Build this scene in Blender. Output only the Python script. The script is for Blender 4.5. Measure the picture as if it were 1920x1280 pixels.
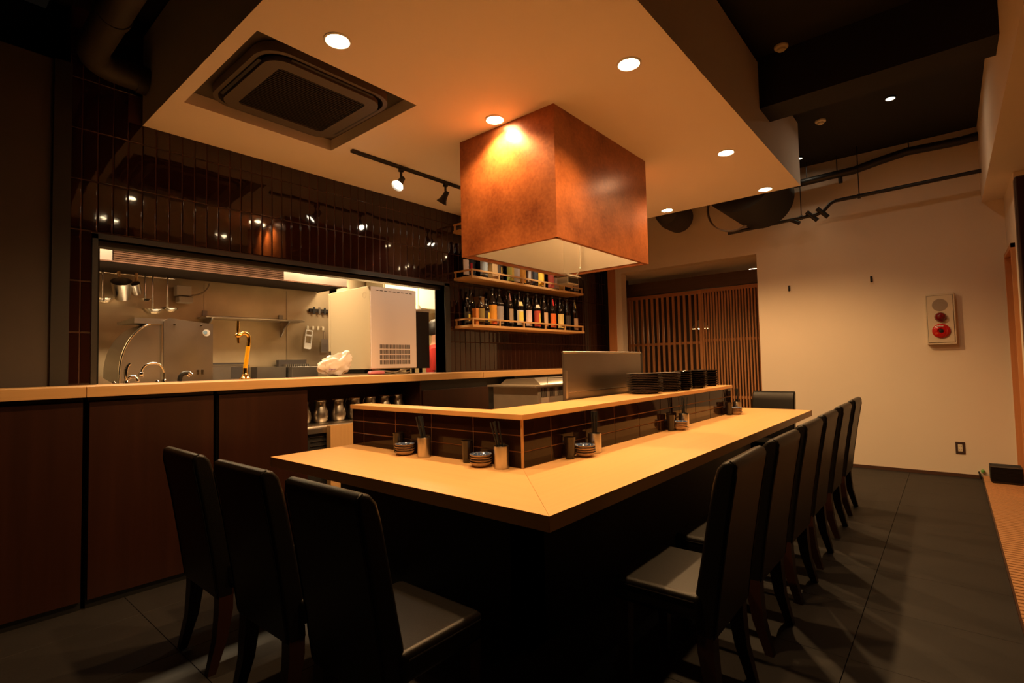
import bpy, bmesh, math, random
from mathutils import Vector, Matrix
random.seed(7)
PI = math.pi
scene = bpy.context.scene
C = scene.collection
for o in list(bpy.data.objects):
    bpy.data.objects.remove(o)

# ------------------------------------------------------------------ camera
cd = bpy.data.cameras.new('camera'); cam = bpy.data.objects.new('camera', cd); C.objects.link(cam)
cd.sensor_width = 36.0; cd.lens = 968.1 / 1920 * 36.0; cd.clip_start = 0.05
F = Vector((0.76289502, 0.64499988, 0.04434343)); R = Vector((0.64623686, -0.76280053, -0.02265567)); U = Vector((-0.01921229, -0.04594025, 0.99875942))
m3 = Matrix((R, U, -F)).transposed()
cam.matrix_world = Matrix.Translation((0, 0, 1.3)) @ m3.to_4x4()
scene.camera = cam
# ------------------------------------------------------------------ world, exposure, light levels
w = bpy.data.worlds.new('world'); scene.world = w; w.use_nodes = True
w.node_tree.nodes['Background'].inputs[0].default_value = (1, .75, .5, 1)
w.node_tree.nodes['Background'].inputs[1].default_value = 0.003
vs = scene.view_settings
vs.view_transform = 'Standard'; vs.look = 'None'; vs.gamma = 1; vs.use_curve_mapping = False
vs.exposure = 0.0
WARM = (1, .57, .235)
KWARM = (1, .72, .40)
P_DOWN, P_AISLE, P_TRACK, P_KITCH, P_RECESS = 100, 16, 20, 58, 5

# ------------------------------------------------------------------ materials
MATS = {}
def nodes(name):
    m = bpy.data.materials.new(name); m.use_nodes = True
    MATS[name] = m
    nt = m.node_tree
    return m, nt, nt.nodes['Principled BSDF']
def flat(name, col, rough=.5, metal=0., spec=.5, bump=0., bscale=200., var=0., vscale=3., coat=0.):
    m, nt, b = nodes(name)
    b.inputs['Base Color'].default_value = (*col, 1); b.inputs['Roughness'].default_value = rough
    b.inputs['Metallic'].default_value = metal; b.inputs['Specular IOR Level'].default_value = spec
    b.inputs['Coat Weight'].default_value = coat
    tc = nt.nodes.new('ShaderNodeTexCoord')
    if var:
        n = nt.nodes.new('ShaderNodeTexNoise'); n.inputs['Scale'].default_value = vscale; n.inputs['Detail'].default_value = 5
        nt.links.new(tc.outputs['Object'], n.inputs['Vector'])
        mx = nt.nodes.new('ShaderNodeMix'); mx.data_type = 'RGBA'
        mx.inputs[6].default_value = (*[c * (1 - var) for c in col], 1); mx.inputs[7].default_value = (*[min(1, c * (1 + var)) for c in col], 1)
        nt.links.new(n.outputs['Fac'], mx.inputs[0]); nt.links.new(mx.outputs[2], b.inputs['Base Color'])
    if bump:
        n2 = nt.nodes.new('ShaderNodeTexNoise'); n2.inputs['Scale'].default_value = bscale; n2.inputs['Detail'].default_value = 3
        nt.links.new(tc.outputs['Object'], n2.inputs['Vector'])
        bp = nt.nodes.new('ShaderNodeBump'); bp.inputs['Strength'].default_value = bump; bp.inputs['Distance'].default_value = .002
        nt.links.new(n2.outputs['Fac'], bp.inputs['Height']); nt.links.new(bp.outputs['Normal'], b.inputs['Normal'])
    return m
def wood(name, c1, c2, axis, rough=.4, fine=60., coarse=1.2, spec=.4):
    m, nt, b = nodes(name)
    tc = nt.nodes.new('ShaderNodeTexCoord'); mp = nt.nodes.new('ShaderNodeMapping')
    s = [fine, fine, fine]; s[axis] = coarse; mp.inputs['Scale'].default_value = s
    nt.links.new(tc.outputs['Object'], mp.inputs['Vector'])
    n = nt.nodes.new('ShaderNodeTexNoise'); n.inputs['Scale'].default_value = 1; n.inputs['Detail'].default_value = 6; n.inputs['Roughness'].default_value = .6
    nt.links.new(mp.outputs['Vector'], n.inputs['Vector'])
    mx = nt.nodes.new('ShaderNodeMix'); mx.data_type = 'RGBA'
    mx.inputs[6].default_value = (*c1, 1); mx.inputs[7].default_value = (*c2, 1)
    nt.links.new(n.outputs['Fac'], mx.inputs[0]); nt.links.new(mx.outputs[2], b.inputs['Base Color'])
    b.inputs['Roughness'].default_value = rough; b.inputs['Specular IOR Level'].default_value = spec
    bp = nt.nodes.new('ShaderNodeBump'); bp.inputs['Strength'].default_value = .08; bp.inputs['Distance'].default_value = .001
    nt.links.new(n.outputs['Fac'], bp.inputs['Height']); nt.links.new(bp.outputs['Normal'], b.inputs['Normal'])
    return m
def steel(name, col=(.62, .58, .53), rough=.3, axis=2, dirt_shade=0.):
    m, nt, b = nodes(name)
    b.inputs['Metallic'].default_value = 1
    tc = nt.nodes.new('ShaderNodeTexCoord'); mp = nt.nodes.new('ShaderNodeMapping')
    s = [90, 90, 90]; s[axis] = 2; mp.inputs['Scale'].default_value = s
    nt.links.new(tc.outputs['Object'], mp.inputs['Vector'])
    n = nt.nodes.new('ShaderNodeTexNoise'); n.inputs['Scale'].default_value = 1; n.inputs['Detail'].default_value = 3
    nt.links.new(mp.outputs['Vector'], n.inputs['Vector'])
    big = nt.nodes.new('ShaderNodeTexNoise'); big.inputs['Scale'].default_value = 2.2; big.inputs['Detail'].default_value = 4
    nt.links.new(tc.outputs['Object'], big.inputs['Vector'])
    mr = nt.nodes.new('ShaderNodeMapRange'); mr.inputs['To Min'].default_value = rough * .75; mr.inputs['To Max'].default_value = rough * 1.35
    nt.links.new(big.outputs['Fac'], mr.inputs['Value']); nt.links.new(mr.outputs['Result'], b.inputs['Roughness'])
    mx = nt.nodes.new('ShaderNodeMix'); mx.data_type = 'RGBA'
    mx.inputs[6].default_value = (*[c * (1 - dirt_shade) for c in col], 1); mx.inputs[7].default_value = (*col, 1)
    nt.links.new(big.outputs['Fac'], mx.inputs[0]); nt.links.new(mx.outputs[2], b.inputs['Base Color'])
    bp = nt.nodes.new('ShaderNodeBump'); bp.inputs['Strength'].default_value = .06; bp.inputs['Distance'].default_value = .001
    nt.links.new(n.outputs['Fac'], bp.inputs['Height']); nt.links.new(bp.outputs['Normal'], b.inputs['Normal'])
    return m
def glow(name, col, s):
    m, nt, b = nodes(name)
    b.inputs['Base Color'].default_value = (*col, 1); b.inputs['Emission Color'].default_value = (*col, 1); b.inputs['Emission Strength'].default_value = s
    return m

BEECH1, BEECH2 = (.78, .43, .17), (.86, .52, .22)
wood('beech_x', BEECH1, BEECH2, 0); wood('beech_y', BEECH1, BEECH2, 1)
wood('oak_x', (.52, .28, .105), (.66, .39, .16), 0); wood('oak_y', (.52, .28, .105), (.66, .39, .16), 1); wood('oak_z', (.52, .28, .105), (.66, .39, .16), 2)
wood('walnut', (.014, .0042, .002), (.042, .012, .0055), 2, rough=.35, fine=14, coarse=.5)
wood('red_walnut', (.03, .0075, .0045), (.065, .016, .009), 2, rough=.35, fine=14, coarse=.5)
wood('cedar_z', (.50, .21, .08), (.64, .30, .12), 2, rough=.5, fine=40)
wood('cedar_y', (.40, .17, .065), (.55, .25, .10), 1, rough=.5, fine=40)
wood('deck_wood', (.42, .20, .085), (.58, .30, .13), 1, rough=.5, fine=40)
wood('old_beam', (.06, .035, .02), (.12, .07, .04), 1, rough=.6, fine=30)
wood('old_post', (.06, .035, .02), (.12, .07, .04), 2, rough=.6, fine=30)
wood('leg_wood', (.022, .008, .005), (.045, .015, .009), 2, rough=.35, fine=30)
wood('plain_box', (.42, .26, .12), (.55, .36, .18), 2, rough=.55, fine=30)
flat('plaster', (.78, .67, .54), .9, var=.05, vscale=1.5, bump=.15, bscale=60)
flat('soffit_paint', (.86, .77, .67), .85, var=.02, vscale=1.0)
flat('grey_wall', (.075, .06, .052), .85, var=.1, vscale=2)
flat('ceiling_black', (.0045, .0037, .0032), .8, var=.3, vscale=2)
flat('black_metal', (.012, .011, .010), .45)
flat('duct_grey', (.035, .029, .024), .6, var=.2, vscale=4)
flat('floor_slate', (.0145, .0112, .0098), .62, var=.35, vscale=5, bump=.35, bscale=70)
flat('floor_joint', (.012, .010, .009), .9)
flat('grout', (.075, .028, .014), .8, bump=.2, bscale=150)
flat('grout_bar', (.30, .15, .075), .8)
flat('leather', (.0055, .0042, .0035), .37, bump=.25, bscale=260, spec=.30)
flat('lacquer', (.022, .016, .013), .14, spec=.6)
flat('plate_black', (.075, .052, .04), .36)
flat('cup_black', (.022, .014, .010), .12)
flat('stick', (.020, .024, .028), .4)
flat('dish_clay', (.50, .36, .25), .45, var=.15, vscale=40)
flat('dish_rim', (.08, .04, .025), .4)
steel('steel', rough=.30); steel('steel_dark', (.42, .38, .34), .33, dirt_shade=.3); steel('steel_wall', (.86, .70, .47), .38, dirt_shade=.6, axis=0)  # wall steel: strong mottle puts light and dark contrast into the colour
flat('grill_steel', (.42, .35, .27), .42, metal=.55, var=.2, vscale=6); steel('chrome', (.85, .82, .78), .10); steel('liner', (.72, .66, .58), .42, axis=0)
steel('brass', (.85, .55, .17), .14)
flat('beer_yellow', (.85, .48, .02), .15)
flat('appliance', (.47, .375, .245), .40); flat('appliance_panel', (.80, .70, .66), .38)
flat('dark_plastic', (.018, .016, .015), .5); flat('charcoal', (.03, .027, .025), .6)
flat('white', (.80, .78, .74), .5); flat('cream', (.72, .64, .48), .6); flat('red', (.55, .015, .012), .15, coat=.5)
flat('dark_red', (.16, .004, .008), .08, coat=.6); flat('red_cloth', (.60, .03, .02), .8); flat('skin', (.62, .33, .20), .6); flat('hair', (.012, .009, .008), .5)
flat('bag_white', (.85, .78, .72), .45, bump=.4, bscale=25); flat('pink', (.75, .22, .25), .5); flat('violet_print', (.32, .18, .40), .6)
flat('sticker_blue', (.25, .42, .62), .4); flat('ac_grey', (.09, .07, .052), .55); flat('ac_recess', (.06, .05, .036), .8)
flat('ac_grille', (.022, .018, .015), .6); flat('bronze_filter', (.05, .024, .014), .75, spec=.1); flat('soot_shade', (.03, .02, .015), .8)  # last one: scorch black, also painted shade in slots, gaps and hollows
flat('tan_grey', (.42, .34, .26), .7); flat('frame_grey', (.045, .042, .040), .42, metal=.3); flat('baseboard_brown', (.07, .03, .017), .5)
flat('alarm_cream', (.70, .60, .45), .5); flat('speaker_grey', (.34, .27, .21), .7); flat('outlet_brown', (.05, .025, .02), .5)
flat('foil', (.70, .67, .62), .38, metal=1., bump=.8, bscale=30); flat('kitchen_cream', (.72, .64, .46), .7); flat('cable', (.30, .22, .14), .6)
flat('green', (.12, .35, .08), .6); flat('ink', (.015, .012, .010), .6); flat('lamp_cream', (.75, .68, .5), .5)
glow('lamp_track', (1, .82, .58), 45.); glow('lamp_on', (1, .74, .42), 55.); glow('lamp_aisle', (1, .80, .55), 230.); glow('lamp_aisle_dim', (1, .80, .55), 45.); glow('tube_on', (1, .85, .62), 9.); glow('lamp_recess', (1, .78, .5), 14.)

# glazed tile: dark brown, wavy glaze, different on each piece
m, nt, b = nodes('tile_glaze')
b.inputs['Base Color'].default_value = (.020, .0065, .0042, 1); b.inputs['Roughness'].default_value = .045; b.inputs['Specular IOR Level'].default_value = .62
tc = nt.nodes.new('ShaderNodeTexCoord'); oi = nt.nodes.new('ShaderNodeObjectInfo'); va = nt.nodes.new('ShaderNodeVectorMath'); va.operation = 'ADD'
mu = nt.nodes.new('ShaderNodeMath'); mu.operation = 'MULTIPLY'; mu.inputs[1].default_value = 40
nt.links.new(oi.outputs['Random'], mu.inputs[0]); nt.links.new(tc.outputs['Object'], va.inputs[0]); nt.links.new(mu.outputs[0], va.inputs[1])
n = nt.nodes.new('ShaderNodeTexNoise'); n.inputs['Scale'].default_value = 22; n.inputs['Detail'].default_value = 1.5
nt.links.new(va.outputs[0], n.inputs['Vector'])
bp = nt.nodes.new('ShaderNodeBump'); bp.inputs['Strength'].default_value = .034; bp.inputs['Distance'].default_value = .004
nt.links.new(n.outputs['Fac'], bp.inputs['Height']); nt.links.new(bp.outputs['Normal'], b.inputs['Normal'])
# the bar's horizontal tiles: flatter glaze
m = MATS['tile_glaze'].copy(); m.name = 'tile_bar'; MATS['tile_bar'] = m
m.node_tree.nodes['Bump'].inputs['Strength'].default_value = .008
m.node_tree.nodes['Principled BSDF'].inputs['Roughness'].default_value = .05; m.node_tree.nodes['Principled BSDF'].inputs['Specular IOR Level'].default_value = .20
m.node_tree.nodes['Principled BSDF'].inputs['Base Color'].default_value = (.020, .008, .0045, 1)
# copper coloured hood: patchy stain
m, nt, b = nodes('copper')
tc = nt.nodes.new('ShaderNodeTexCoord'); n = nt.nodes.new('ShaderNodeTexNoise'); n.inputs['Scale'].default_value = 3.2; n.inputs['Detail'].default_value = 8; n.inputs['Roughness'].default_value = .62
n2 = nt.nodes.new('ShaderNodeTexNoise'); n2.inputs['Scale'].default_value = 45; n2.inputs['Detail'].default_value = 5
nt.links.new(tc.outputs['Object'], n.inputs['Vector']); nt.links.new(tc.outputs['Object'], n2.inputs['Vector'])
cr = nt.nodes.new('ShaderNodeValToRGB'); cr.color_ramp.elements[0].position = .30; cr.color_ramp.elements[0].color = (.19, .048, .015, 1)
cr.color_ramp.elements[1].position = .68; cr.color_ramp.elements[1].color = (.54, .17, .05, 1)
mxx = nt.nodes.new('ShaderNodeMix'); mxx.data_type = 'FLOAT'; mxx.inputs[0].default_value = .3
nt.links.new(n.outputs['Fac'], mxx.inputs[2]); nt.links.new(n2.outputs['Fac'], mxx.inputs[3]); nt.links.new(mxx.outputs[0], cr.inputs[0])
nt.links.new(cr.outputs[0], b.inputs['Base Color']); b.inputs['Roughness'].default_value = .30; b.inputs['Metallic'].default_value = .2; b.inputs['Specular IOR Level'].default_value = .5
# small blue-and-white dish inside
m, nt, b = nodes('dish_blue')
tc = nt.nodes.new('ShaderNodeTexCoord'); v = nt.nodes.new('ShaderNodeTexVoronoi'); v.inputs['Scale'].default_value = 110
nt.links.new(tc.outputs['Object'], v.inputs['Vector']); cr = nt.nodes.new('ShaderNodeValToRGB')
cr.color_ramp.elements[0].position = .25; cr.color_ramp.elements[0].color = (.62, .62, .62, 1); cr.color_ramp.elements[1].position = .45; cr.color_ramp.elements[1].color = (.07, .12, .26, 1)
nt.links.new(v.outputs['Distance'], cr.inputs[0]); nt.links.new(cr.outputs[0], b.inputs['Base Color']); b.inputs['Roughness'].default_value = .12
# bottle glass (dark)
flat('glass_black', (.008, .006, .005), .06, spec=.7); flat('glass_brown', (.03, .012, .005), .07, spec=.7); flat('glass_green', (.008, .014, .006), .07, spec=.7)
_cc = {}
def colmat(c, rough=.6):
    k = (tuple(c), rough)
    if k not in _cc: _cc[k] = flat('paper_%02d' % len(_cc), c, rough)
    return _cc[k].name
def mat(n): return MATS[n] if isinstance(n, str) else n

# ------------------------------------------------------------------ mesh helpers
def box(bm, x0, x1, y0, y1, z0, z1, bev=0., seg=2):
    r = bmesh.ops.create_cube(bm, size=1)
    vs_ = r['verts']
    for v in vs_:
        v.co = Vector(((x0 + x1) / 2 + v.co.x * (x1 - x0), (y0 + y1) / 2 + v.co.y * (y1 - y0), (z0 + z1) / 2 + v.co.z * (z1 - z0)))
    if bev:
        es = list({e for v in vs_ for e in v.link_edges})
        bmesh.ops.bevel(bm, geom=es, offset=bev, segments=seg, affect='EDGES', profile=.5)
    return vs_
def lathe(bm, prof, n=24, c=(0, 0, 0), axis=2, cap0=True, cap1=True):
    rings = []
    for r, z in prof:
        ring = []
        for i in range(n):
            a = 2 * PI * i / n; p = [0, 0, 0]
            p[axis] = z; p[(axis + 1) % 3] = r * math.cos(a); p[(axis + 2) % 3] = r * math.sin(a)
            ring.append(bm.verts.new((p[0] + c[0], p[1] + c[1], p[2] + c[2])))
        rings.append(ring)
    for a, b_ in zip(rings, rings[1:]):
        for i in range(n):
            bm.faces.new((a[i], a[(i + 1) % n], b_[(i + 1) % n], b_[i]))
    if cap0: bm.faces.new(rings[0][::-1])
    if cap1: bm.faces.new(rings[-1])
def cyl(bm, p, r, h, n=20, axis=2): lathe(bm, [(r, 0), (r, h)], n, p, axis)
def tube(bm, pts, r, n=10, cap=True):
    pts = [Vector(p) for p in pts]; rs = r if isinstance(r, (list, tuple)) else [r] * len(pts)
    rings = []; up = None
    for i, p in enumerate(pts):
        t = (pts[min(i + 1, len(pts) - 1)] - pts[max(i - 1, 0)]).normalized()
        if up is None: up = Vector((0, 0, 1)) if abs(t.z) < .9 else Vector((1, 0, 0))
        s = t.cross(up); s.normalize(); up = s.cross(t).normalized()
        rings.append([bm.verts.new(p + (s * math.cos(2 * PI * k / n) + up * math.sin(2 * PI * k / n)) * rs[i]) for k in range(n)])
    for a, b_ in zip(rings, rings[1:]):
        for i in range(n): bm.faces.new((a[i], a[(i + 1) % n], b_[(i + 1) % n], b_[i]))
    if cap:
        bm.faces.new(rings[0][::-1]); bm.faces.new(rings[-1])
def prism(bm, poly, a0, a1, axis=0):
    # polygon in the two other axes (in cyclic order after axis), extruded along axis
    def mk(a, q):
        p = [0, 0, 0]; p[axis] = a; p[(axis + 1) % 3] = q[0]; p[(axis + 2) % 3] = q[1]; return bm.verts.new(p)
    A = [mk(a0, q) for q in poly]; B = [mk(a1, q) for q in poly]
    bm.faces.new(A[::-1]); bm.faces.new(B)
    for i in range(len(poly)): bm.faces.new((A[i], A[(i + 1) % len(poly)], B[(i + 1) % len(poly)], B[i]))
def arc(c, r, a0, a1, n): return [(c[0] + r * math.cos(a0 + (a1 - a0) * i / n), c[1] + r * math.sin(a0 + (a1 - a0) * i / n)) for i in range(n + 1)]
def bez(p0, p1, p2, n=8):
    p0, p1, p2 = Vector(p0), Vector(p1), Vector(p2)
    return [p0 * (1 - t) ** 2 + p1 * 2 * t * (1 - t) + p2 * t * t for t in [i / n for i in range(n + 1)]]
def weight_normals(me, lim=math.cos(math.radians(48))):
    # corner normals: faces round the vertex within 48 degrees, weighted by area, so flat faces stay flat beside soft edges
    ps = me.polygons; nv = [[] for _ in me.vertices]
    info = [(p.normal.copy(), p.area) for p in ps]
    for p in ps:
        for v in p.vertices: nv[v].append(p.index)
    out = []
    for p in ps:
        n0 = info[p.index][0]
        for v in p.vertices:
            acc = Vector((0, 0, 0))
            for q in nv[v]:
                if info[q][0].dot(n0) > lim: acc += info[q][0] * info[q][1]
            out.append(acc.normalized() if acc.length > 1e-12 else n0)
    me.normals_split_custom_set(out)
def mesh_of(name, bm, m):
    bmesh.ops.recalc_face_normals(bm, faces=bm.faces)
    me = bpy.data.meshes.new(name); bm.to_mesh(me); bm.free()
    ms = m if isinstance(m, list) else [m]
    for x in ms: me.materials.append(mat(x))
    me.polygons.foreach_set('use_smooth', [True] * len(me.polygons)); weight_normals(me)
    return me
def obj(name, bm, m, parent=None, loc=None, rot=None):
    me = bm if isinstance(bm, bpy.types.Mesh) else mesh_of(name, bm, m)
    o = bpy.data.objects.new(name, me); C.objects.link(o)
    if parent is not None: o.parent = parent
    if loc is not None: o.location = loc
    if rot is not None: o.rotation_euler = rot
    return o
def tag(o, label=None, cat=None, group=None, kind=None):
    if label: o['label'] = label
    if cat: o['category'] = cat
    if group: o['group'] = group
    if kind: o['kind'] = kind
    return o
def thing(name, label, cat, loc=(0, 0, 0), rz=0., group=None):
    o = bpy.data.objects.new(name, None); C.objects.link(o); o.empty_display_size = .1
    o.location = loc; o.rotation_euler = (0, 0, rz)
    return tag(o, label, cat, group)
def B(): return bmesh.new()
def bx(name, m, parent, *a, bev=0., seg=2):
    bm = B(); box(bm, *a, bev=bev, seg=seg); return obj(name, bm, m, parent)
def struct(name, m, boxes, parent=None, bev=0.):
    bm = B()
    for a in boxes: box(bm, *a, bev=bev)
    o = obj(name, bm, m, parent)
    if parent is None: o['kind'] = 'structure'
    return o
def dup(root, loc, rz=None, label=None, group=None):
    r = root.copy(); C.objects.link(r); r.location = loc
    if rz is not None: r.rotation_euler = (0, 0, rz)
    if label: r['label'] = label
    if group: r['group'] = group
    for ch in list(root.children):
        c = ch.copy(); C.objects.link(c); c.parent = r
        for g in ch.children:
            d = g.copy(); C.objects.link(d); d.parent = c
    return r
def spot(name, loc, power, target=None, size=130, blend=.5, radius=.035, col=WARM, parent=None):
    l = bpy.data.lights.new(name, 'SPOT'); l.energy = power; l.color = col; l.spot_size = math.radians(size); l.spot_blend = blend; l.shadow_soft_size = radius
    o = bpy.data.objects.new(name, l); C.objects.link(o); o.location = loc
    if target is not None:
        o.rotation_euler = (Vector(target) - Vector(loc)).to_track_quat('-Z', 'Y').to_euler()
    return o

# ------------------------------------------------------------------ layout numbers (metres, camera above 0,0)
TW = 4.25                                   # face of the tiled kitchen wall
SX0, SX1, SY0, SZ = 1.06, 5.81, 1.064, 3.031   # lowered ceiling
FW = 7.30                                   # far plaster wall
CEIL = 3.70
OX0, OX1, OZ0, OZ1 = .82, 3.88, 1.23, 2.19  # kitchen opening
CT = .79                                    # dining counter top

# ------------------------------------------------------------------ floor
bm = B(); box(bm, -2.4, 10.4, -2.8, 6.6, -.12, -.006)
floor = tag(obj('floor', bm, 'floor_joint'), kind='structure')
fx = [.863 + .6 * k for k in range(-5, 11)]; fy = [-.205 - .6 + .6 * k for k in range(0, 8)]
fy = [-.205 + .6 * k for k in range(0, 8)]
tile_me = None
for i in range(len(fx)):
    for j in range(len(fy)):
        if tile_me is None:
            bm = B(); box(bm, .0012, .5988, .0012, .5988, -.02, 0., bev=.001, seg=1); tile_me = mesh_of('floor_tile', bm, 'floor_slate')
        if fx[i] > 6.9: continue
        if fy[j] + .6 > 3.74 and fx[i] > -10: pass
        obj('floor_tile', tile_me, None, floor, (fx[i], fy[j], 0))
# ------------------------------------------------------------------ ceiling
struct('ceiling', 'ceiling_black', [(-2.4, 7.5, -2.8, 4.3, CEIL, CEIL + .1)])
struct('ceiling_beam', 'ceiling_black', [(4.38, 4.69, -2.7, SY0, 3.29, CEIL)])
# lowered ceiling with a pocket for the air conditioner
AX0, AX1, AY0, AY1 = 1.14, 2.175, 2.62, 3.68
low = struct('lowered_ceiling', 'soffit_paint', [
    (SX0, AX0, SY0, TW, SZ, CEIL - .03), (AX1, SX1, SY0, TW, SZ, CEIL - .03),
    (AX0, AX1, SY0, AY0, SZ, CEIL - .03), (AX0, AX1, AY1, TW, SZ, CEIL - .03)])
struct('pocket_lid', 'ac_recess', [(AX0, AX1, AY0, AY1, SZ + .085, SZ + .2)], parent=low)
# ------------------------------------------------------------------ plaster wall at the far end, with the passage
struct('wall_far', 'plaster', [(FW, FW + .16, -.62, 1.894, 0, CEIL), (FW, FW + .16, 1.894, 3.893, 2.69, CEIL), (FW, FW + .16, 3.893, 3.995, 0, CEIL), (FW, FW + .16, 3.893, TW, 2.96, CEIL)])
struct('baseboard_far', 'baseboard_brown', [(FW - .012, FW, -.19, 1.89, 0, .035)])
struct('wall_gap_blocker', 'black_metal', [(FW + .10, FW + .15, 4.128, TW + .004, 0, CEIL)]); struct('wall_passage_left', 'old_post', [(FW + .16, 10.1, 4.60, 4.7, 0, 2.9)])  # black plate added to darken the gap and block the pendant's reflection
struct('wall_passage_right', 'plaster', [(FW + .16, 10.1, 1.40, 1.5, 0, 2.9)])
struct('wall_passage_back', 'old_post', [(10.1, 10.2, 1.4, 4.7, 0, 2.9)])
struct('ceiling_passage', 'soffit_paint', [(FW + .16, 10.1, 1.5, 4.6, 2.694, 2.8)])
struct('trim_1', 'cedar_z', [(FW - .01, FW + .16, 3.993, 4.128, 0, 2.96)])
# right wall with doorway, boxed beam above it
rw = struct('wall_right', 'plaster', [(6.28, 6.50, -.62, -.50, 0, CEIL), (6.50, 7.22, -.62, -.50, 2.30, CEIL), (7.22, FW, -.62, -.50, 0, CEIL)])
struct('beam_right', 'plaster', [(2.2, FW, -1.2, -.33, 2.89, CEIL)])
d1 = struct('door_1', 'cedar_z', [(6.54, 7.18, -.60, -.575, .02, 2.26)])
struct('door_frame', 'cedar_z', [(6.50, 6.54, -.62, -.47, 0, 2.30), (7.18, 7.22, -.62, -.47, 0, 2.30), (6.50, 7.22, -.62, -.47, 2.26, 2.30)], parent=d1)
bx('hinge', 'steel_dark', d1, 7.165, 7.18, -.575, -.567, 1.72, 1.80); bx('handle', 'steel_dark', d1, 6.62, 6.68, -.575, -.54, .98, 1.0)
struct('wall_side', 'grey_wall', [(-2.4, 6.28, -2.8, -2.7, 0, CEIL)]); struct('wall_rear', 'grey_wall', [(-2.5, -2.4, -2.8, 4.3, 0, CEIL)])
# left end of the kitchen wall: low grey wall and dark column
struct('wall_left', 'grey_wall', [(-2.4, .59, 4.22, 4.34, 0, 3.29)]); struct('wall_left_back', 'ceiling_black', [(-2.4, .9, 4.6, 4.7, 0, CEIL + .1), (.59, 1.2, 4.41, 4.6, 2.7, CEIL + .1)])
struct('column_left', 'ac_grille', [(.585, .672, 4.20, 4.40, 0, 3.29)])

# ------------------------------------------------------------------ tiled kitchen wall
kw = struct('wall_kitchen', 'grout', [(.67, OX0, TW - .0025, TW + .15, 0, CEIL), (OX1, FW + .45, TW - .0025, TW + .15, 0, CEIL), (OX0, OX1, TW - .0025, TW + .15, OZ1, CEIL), (OX0, OX1, TW - .0025, TW + .15, 0, OZ0)])
PX, PZ = .0822, .332
cells = []
nc = int((FW + .42 - .67) / PX) + 1
rows = [(1.235 + PZ * k, 1.235 + PZ * (k + 1)) for k in range(7)]
for k, (z0, z1) in enumerate(rows):
    for i in range(nc):
        x0 = .6505 + PX * i; x1 = x0 + PX
        x0c, x1c, z0c, z1c = max(x0, .674), min(x1, FW + .42), z0, z1
        if k < 3:
            if x0c < OX0 - .03 < x1c: x1c = OX0 - .03
            elif x0c < OX1 + .075 < x1c: x0c = OX1 + .075
            elif OX0 - .03 <= x0c and x1c <= OX1 + .075: continue
        if k == 5 and x1c > SX0: z1c = min(z1c, SZ)
        if k == 6:
            if x0c > SX0 - .02: continue
            z1c = min(z1c, CEIL)
        if x1c - x0c > .012: cells.append((x0c, x1c, z0c, z1c))
def tile_mesh(wd, ht, name='tile', m='tile_glaze'):
    bm = B(); g = .0022
    box(bm, -wd / 2 + g, wd / 2 - g, -.006, .012, -ht / 2 + g, ht / 2 - g, bev=.0042, seg=3); return mesh_of(name, bm, m)
tcache = {}
cells.sort(key=lambda c: (c[0] + c[1]) ** 2)   # nearest (largest in view) first
cells_big, cells_rest = cells[:300], cells[300:]
for c in cells_big:
    wd, ht = round(c[1] - c[0], 4), round(c[3] - c[2], 4)
    if (wd, ht) not in tcache: tcache[(wd, ht)] = tile_mesh(wd, ht)
    obj('tile', tcache[(wd, ht)], None, kw, ((c[0] + c[1]) / 2, TW, (c[2] + c[3]) / 2), (random.gauss(0, .004), 0, random.gauss(0, .007)))
bm = B(); g = .0022
for c in cells_rest: box(bm, c[0] + g, c[1] - g, TW - .006, TW + .012, c[2] + g, c[3] - g, bev=.0025, seg=1)
if cells_rest: tag(obj('tile_field', bm, 'tile_glaze', kw), kind='stuff')
# steel frame of the opening
struct('opening_frame', 'frame_grey', [(OX0 - .03, OX0, TW - .012, TW + .16, OZ0, OZ1 + .03), (OX1, OX1 + .075, TW - .012, TW + .16, OZ0, OZ1 + .03), (OX0 - .03, OX1 + .075, TW - .012, TW + .16, OZ1, OZ1 + .035)], parent=kw)
bx('shutter_channel', 'frame_grey', kw, OX0, OX1, TW + .06, TW + .15, OZ1 - .035, OZ1)

# ------------------------------------------------------------------ kitchen shell
struct('wall_kitchen_back', 'steel_wall', [(.4, 3.55, 5.90, 6.0, 0, 2.75), (3.55, 5.8, 6.4, 6.5, 0, 2.75)])
struct('wall_kitchen_left', 'steel_wall', [(.3, .4, 4.40, 6.0, 0, 2.75)]); struct('wall_kitchen_right', 'kitchen_cream', [(5.7, 5.8, 4.40, 6.5, 0, 2.75)])
struct('wall_kitchen_step', 'kitchen_cream', [(3.45, 3.55, 5.9, 6.5, 0, 2.75)])
struct('ceiling_kitchen', 'kitchen_cream', [(.3, 5.8, 4.40, 6.5, 2.75, 2.85)])
for x in (2.02, 2.9):
    bx('seam', 'steel_dark', bpy.data.objects['wall_kitchen_back'], x, x + .004, 5.896, 5.9, 1.0, 2.22)

# ------------------------------------------------------------------ long kitchen worktop and its cabinets
WT = 1.23
wt = thing('worktop', 'long pale oak worktop running under the kitchen hatch', 'worktop', (0, 0, 0))
for a, b_ in ((-2.39, .664), (.666, 3.862), (3.864, FW - .01)):
    bm = B(); box(bm, a, b_, 3.66, 4.212 if a < 0 else TW - .008, WT - .06, WT, bev=.002, seg=1)
    if a > 0 and b_ < 4: box(bm, OX0 + .001, b_, TW - .01, 4.46, WT - .06, WT - .0005)
    obj('board', bm, 'oak_x', wt)
def cabinet(x0, x1, label, m='walnut', z0=.05, z1=1.145, door=True):
    t = thing('base_cabinet', label, 'cabinet', (x0, 3.70, 0))
    wd = x1 - x0
    bx('carcass', 'black_metal', t, .002, wd - .002, .024, .50, 0, 1.165)
    d = bx('door', m, t, .006, wd - .006, 0, .022, z0, z1, bev=.002, seg=1)
    return t
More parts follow.
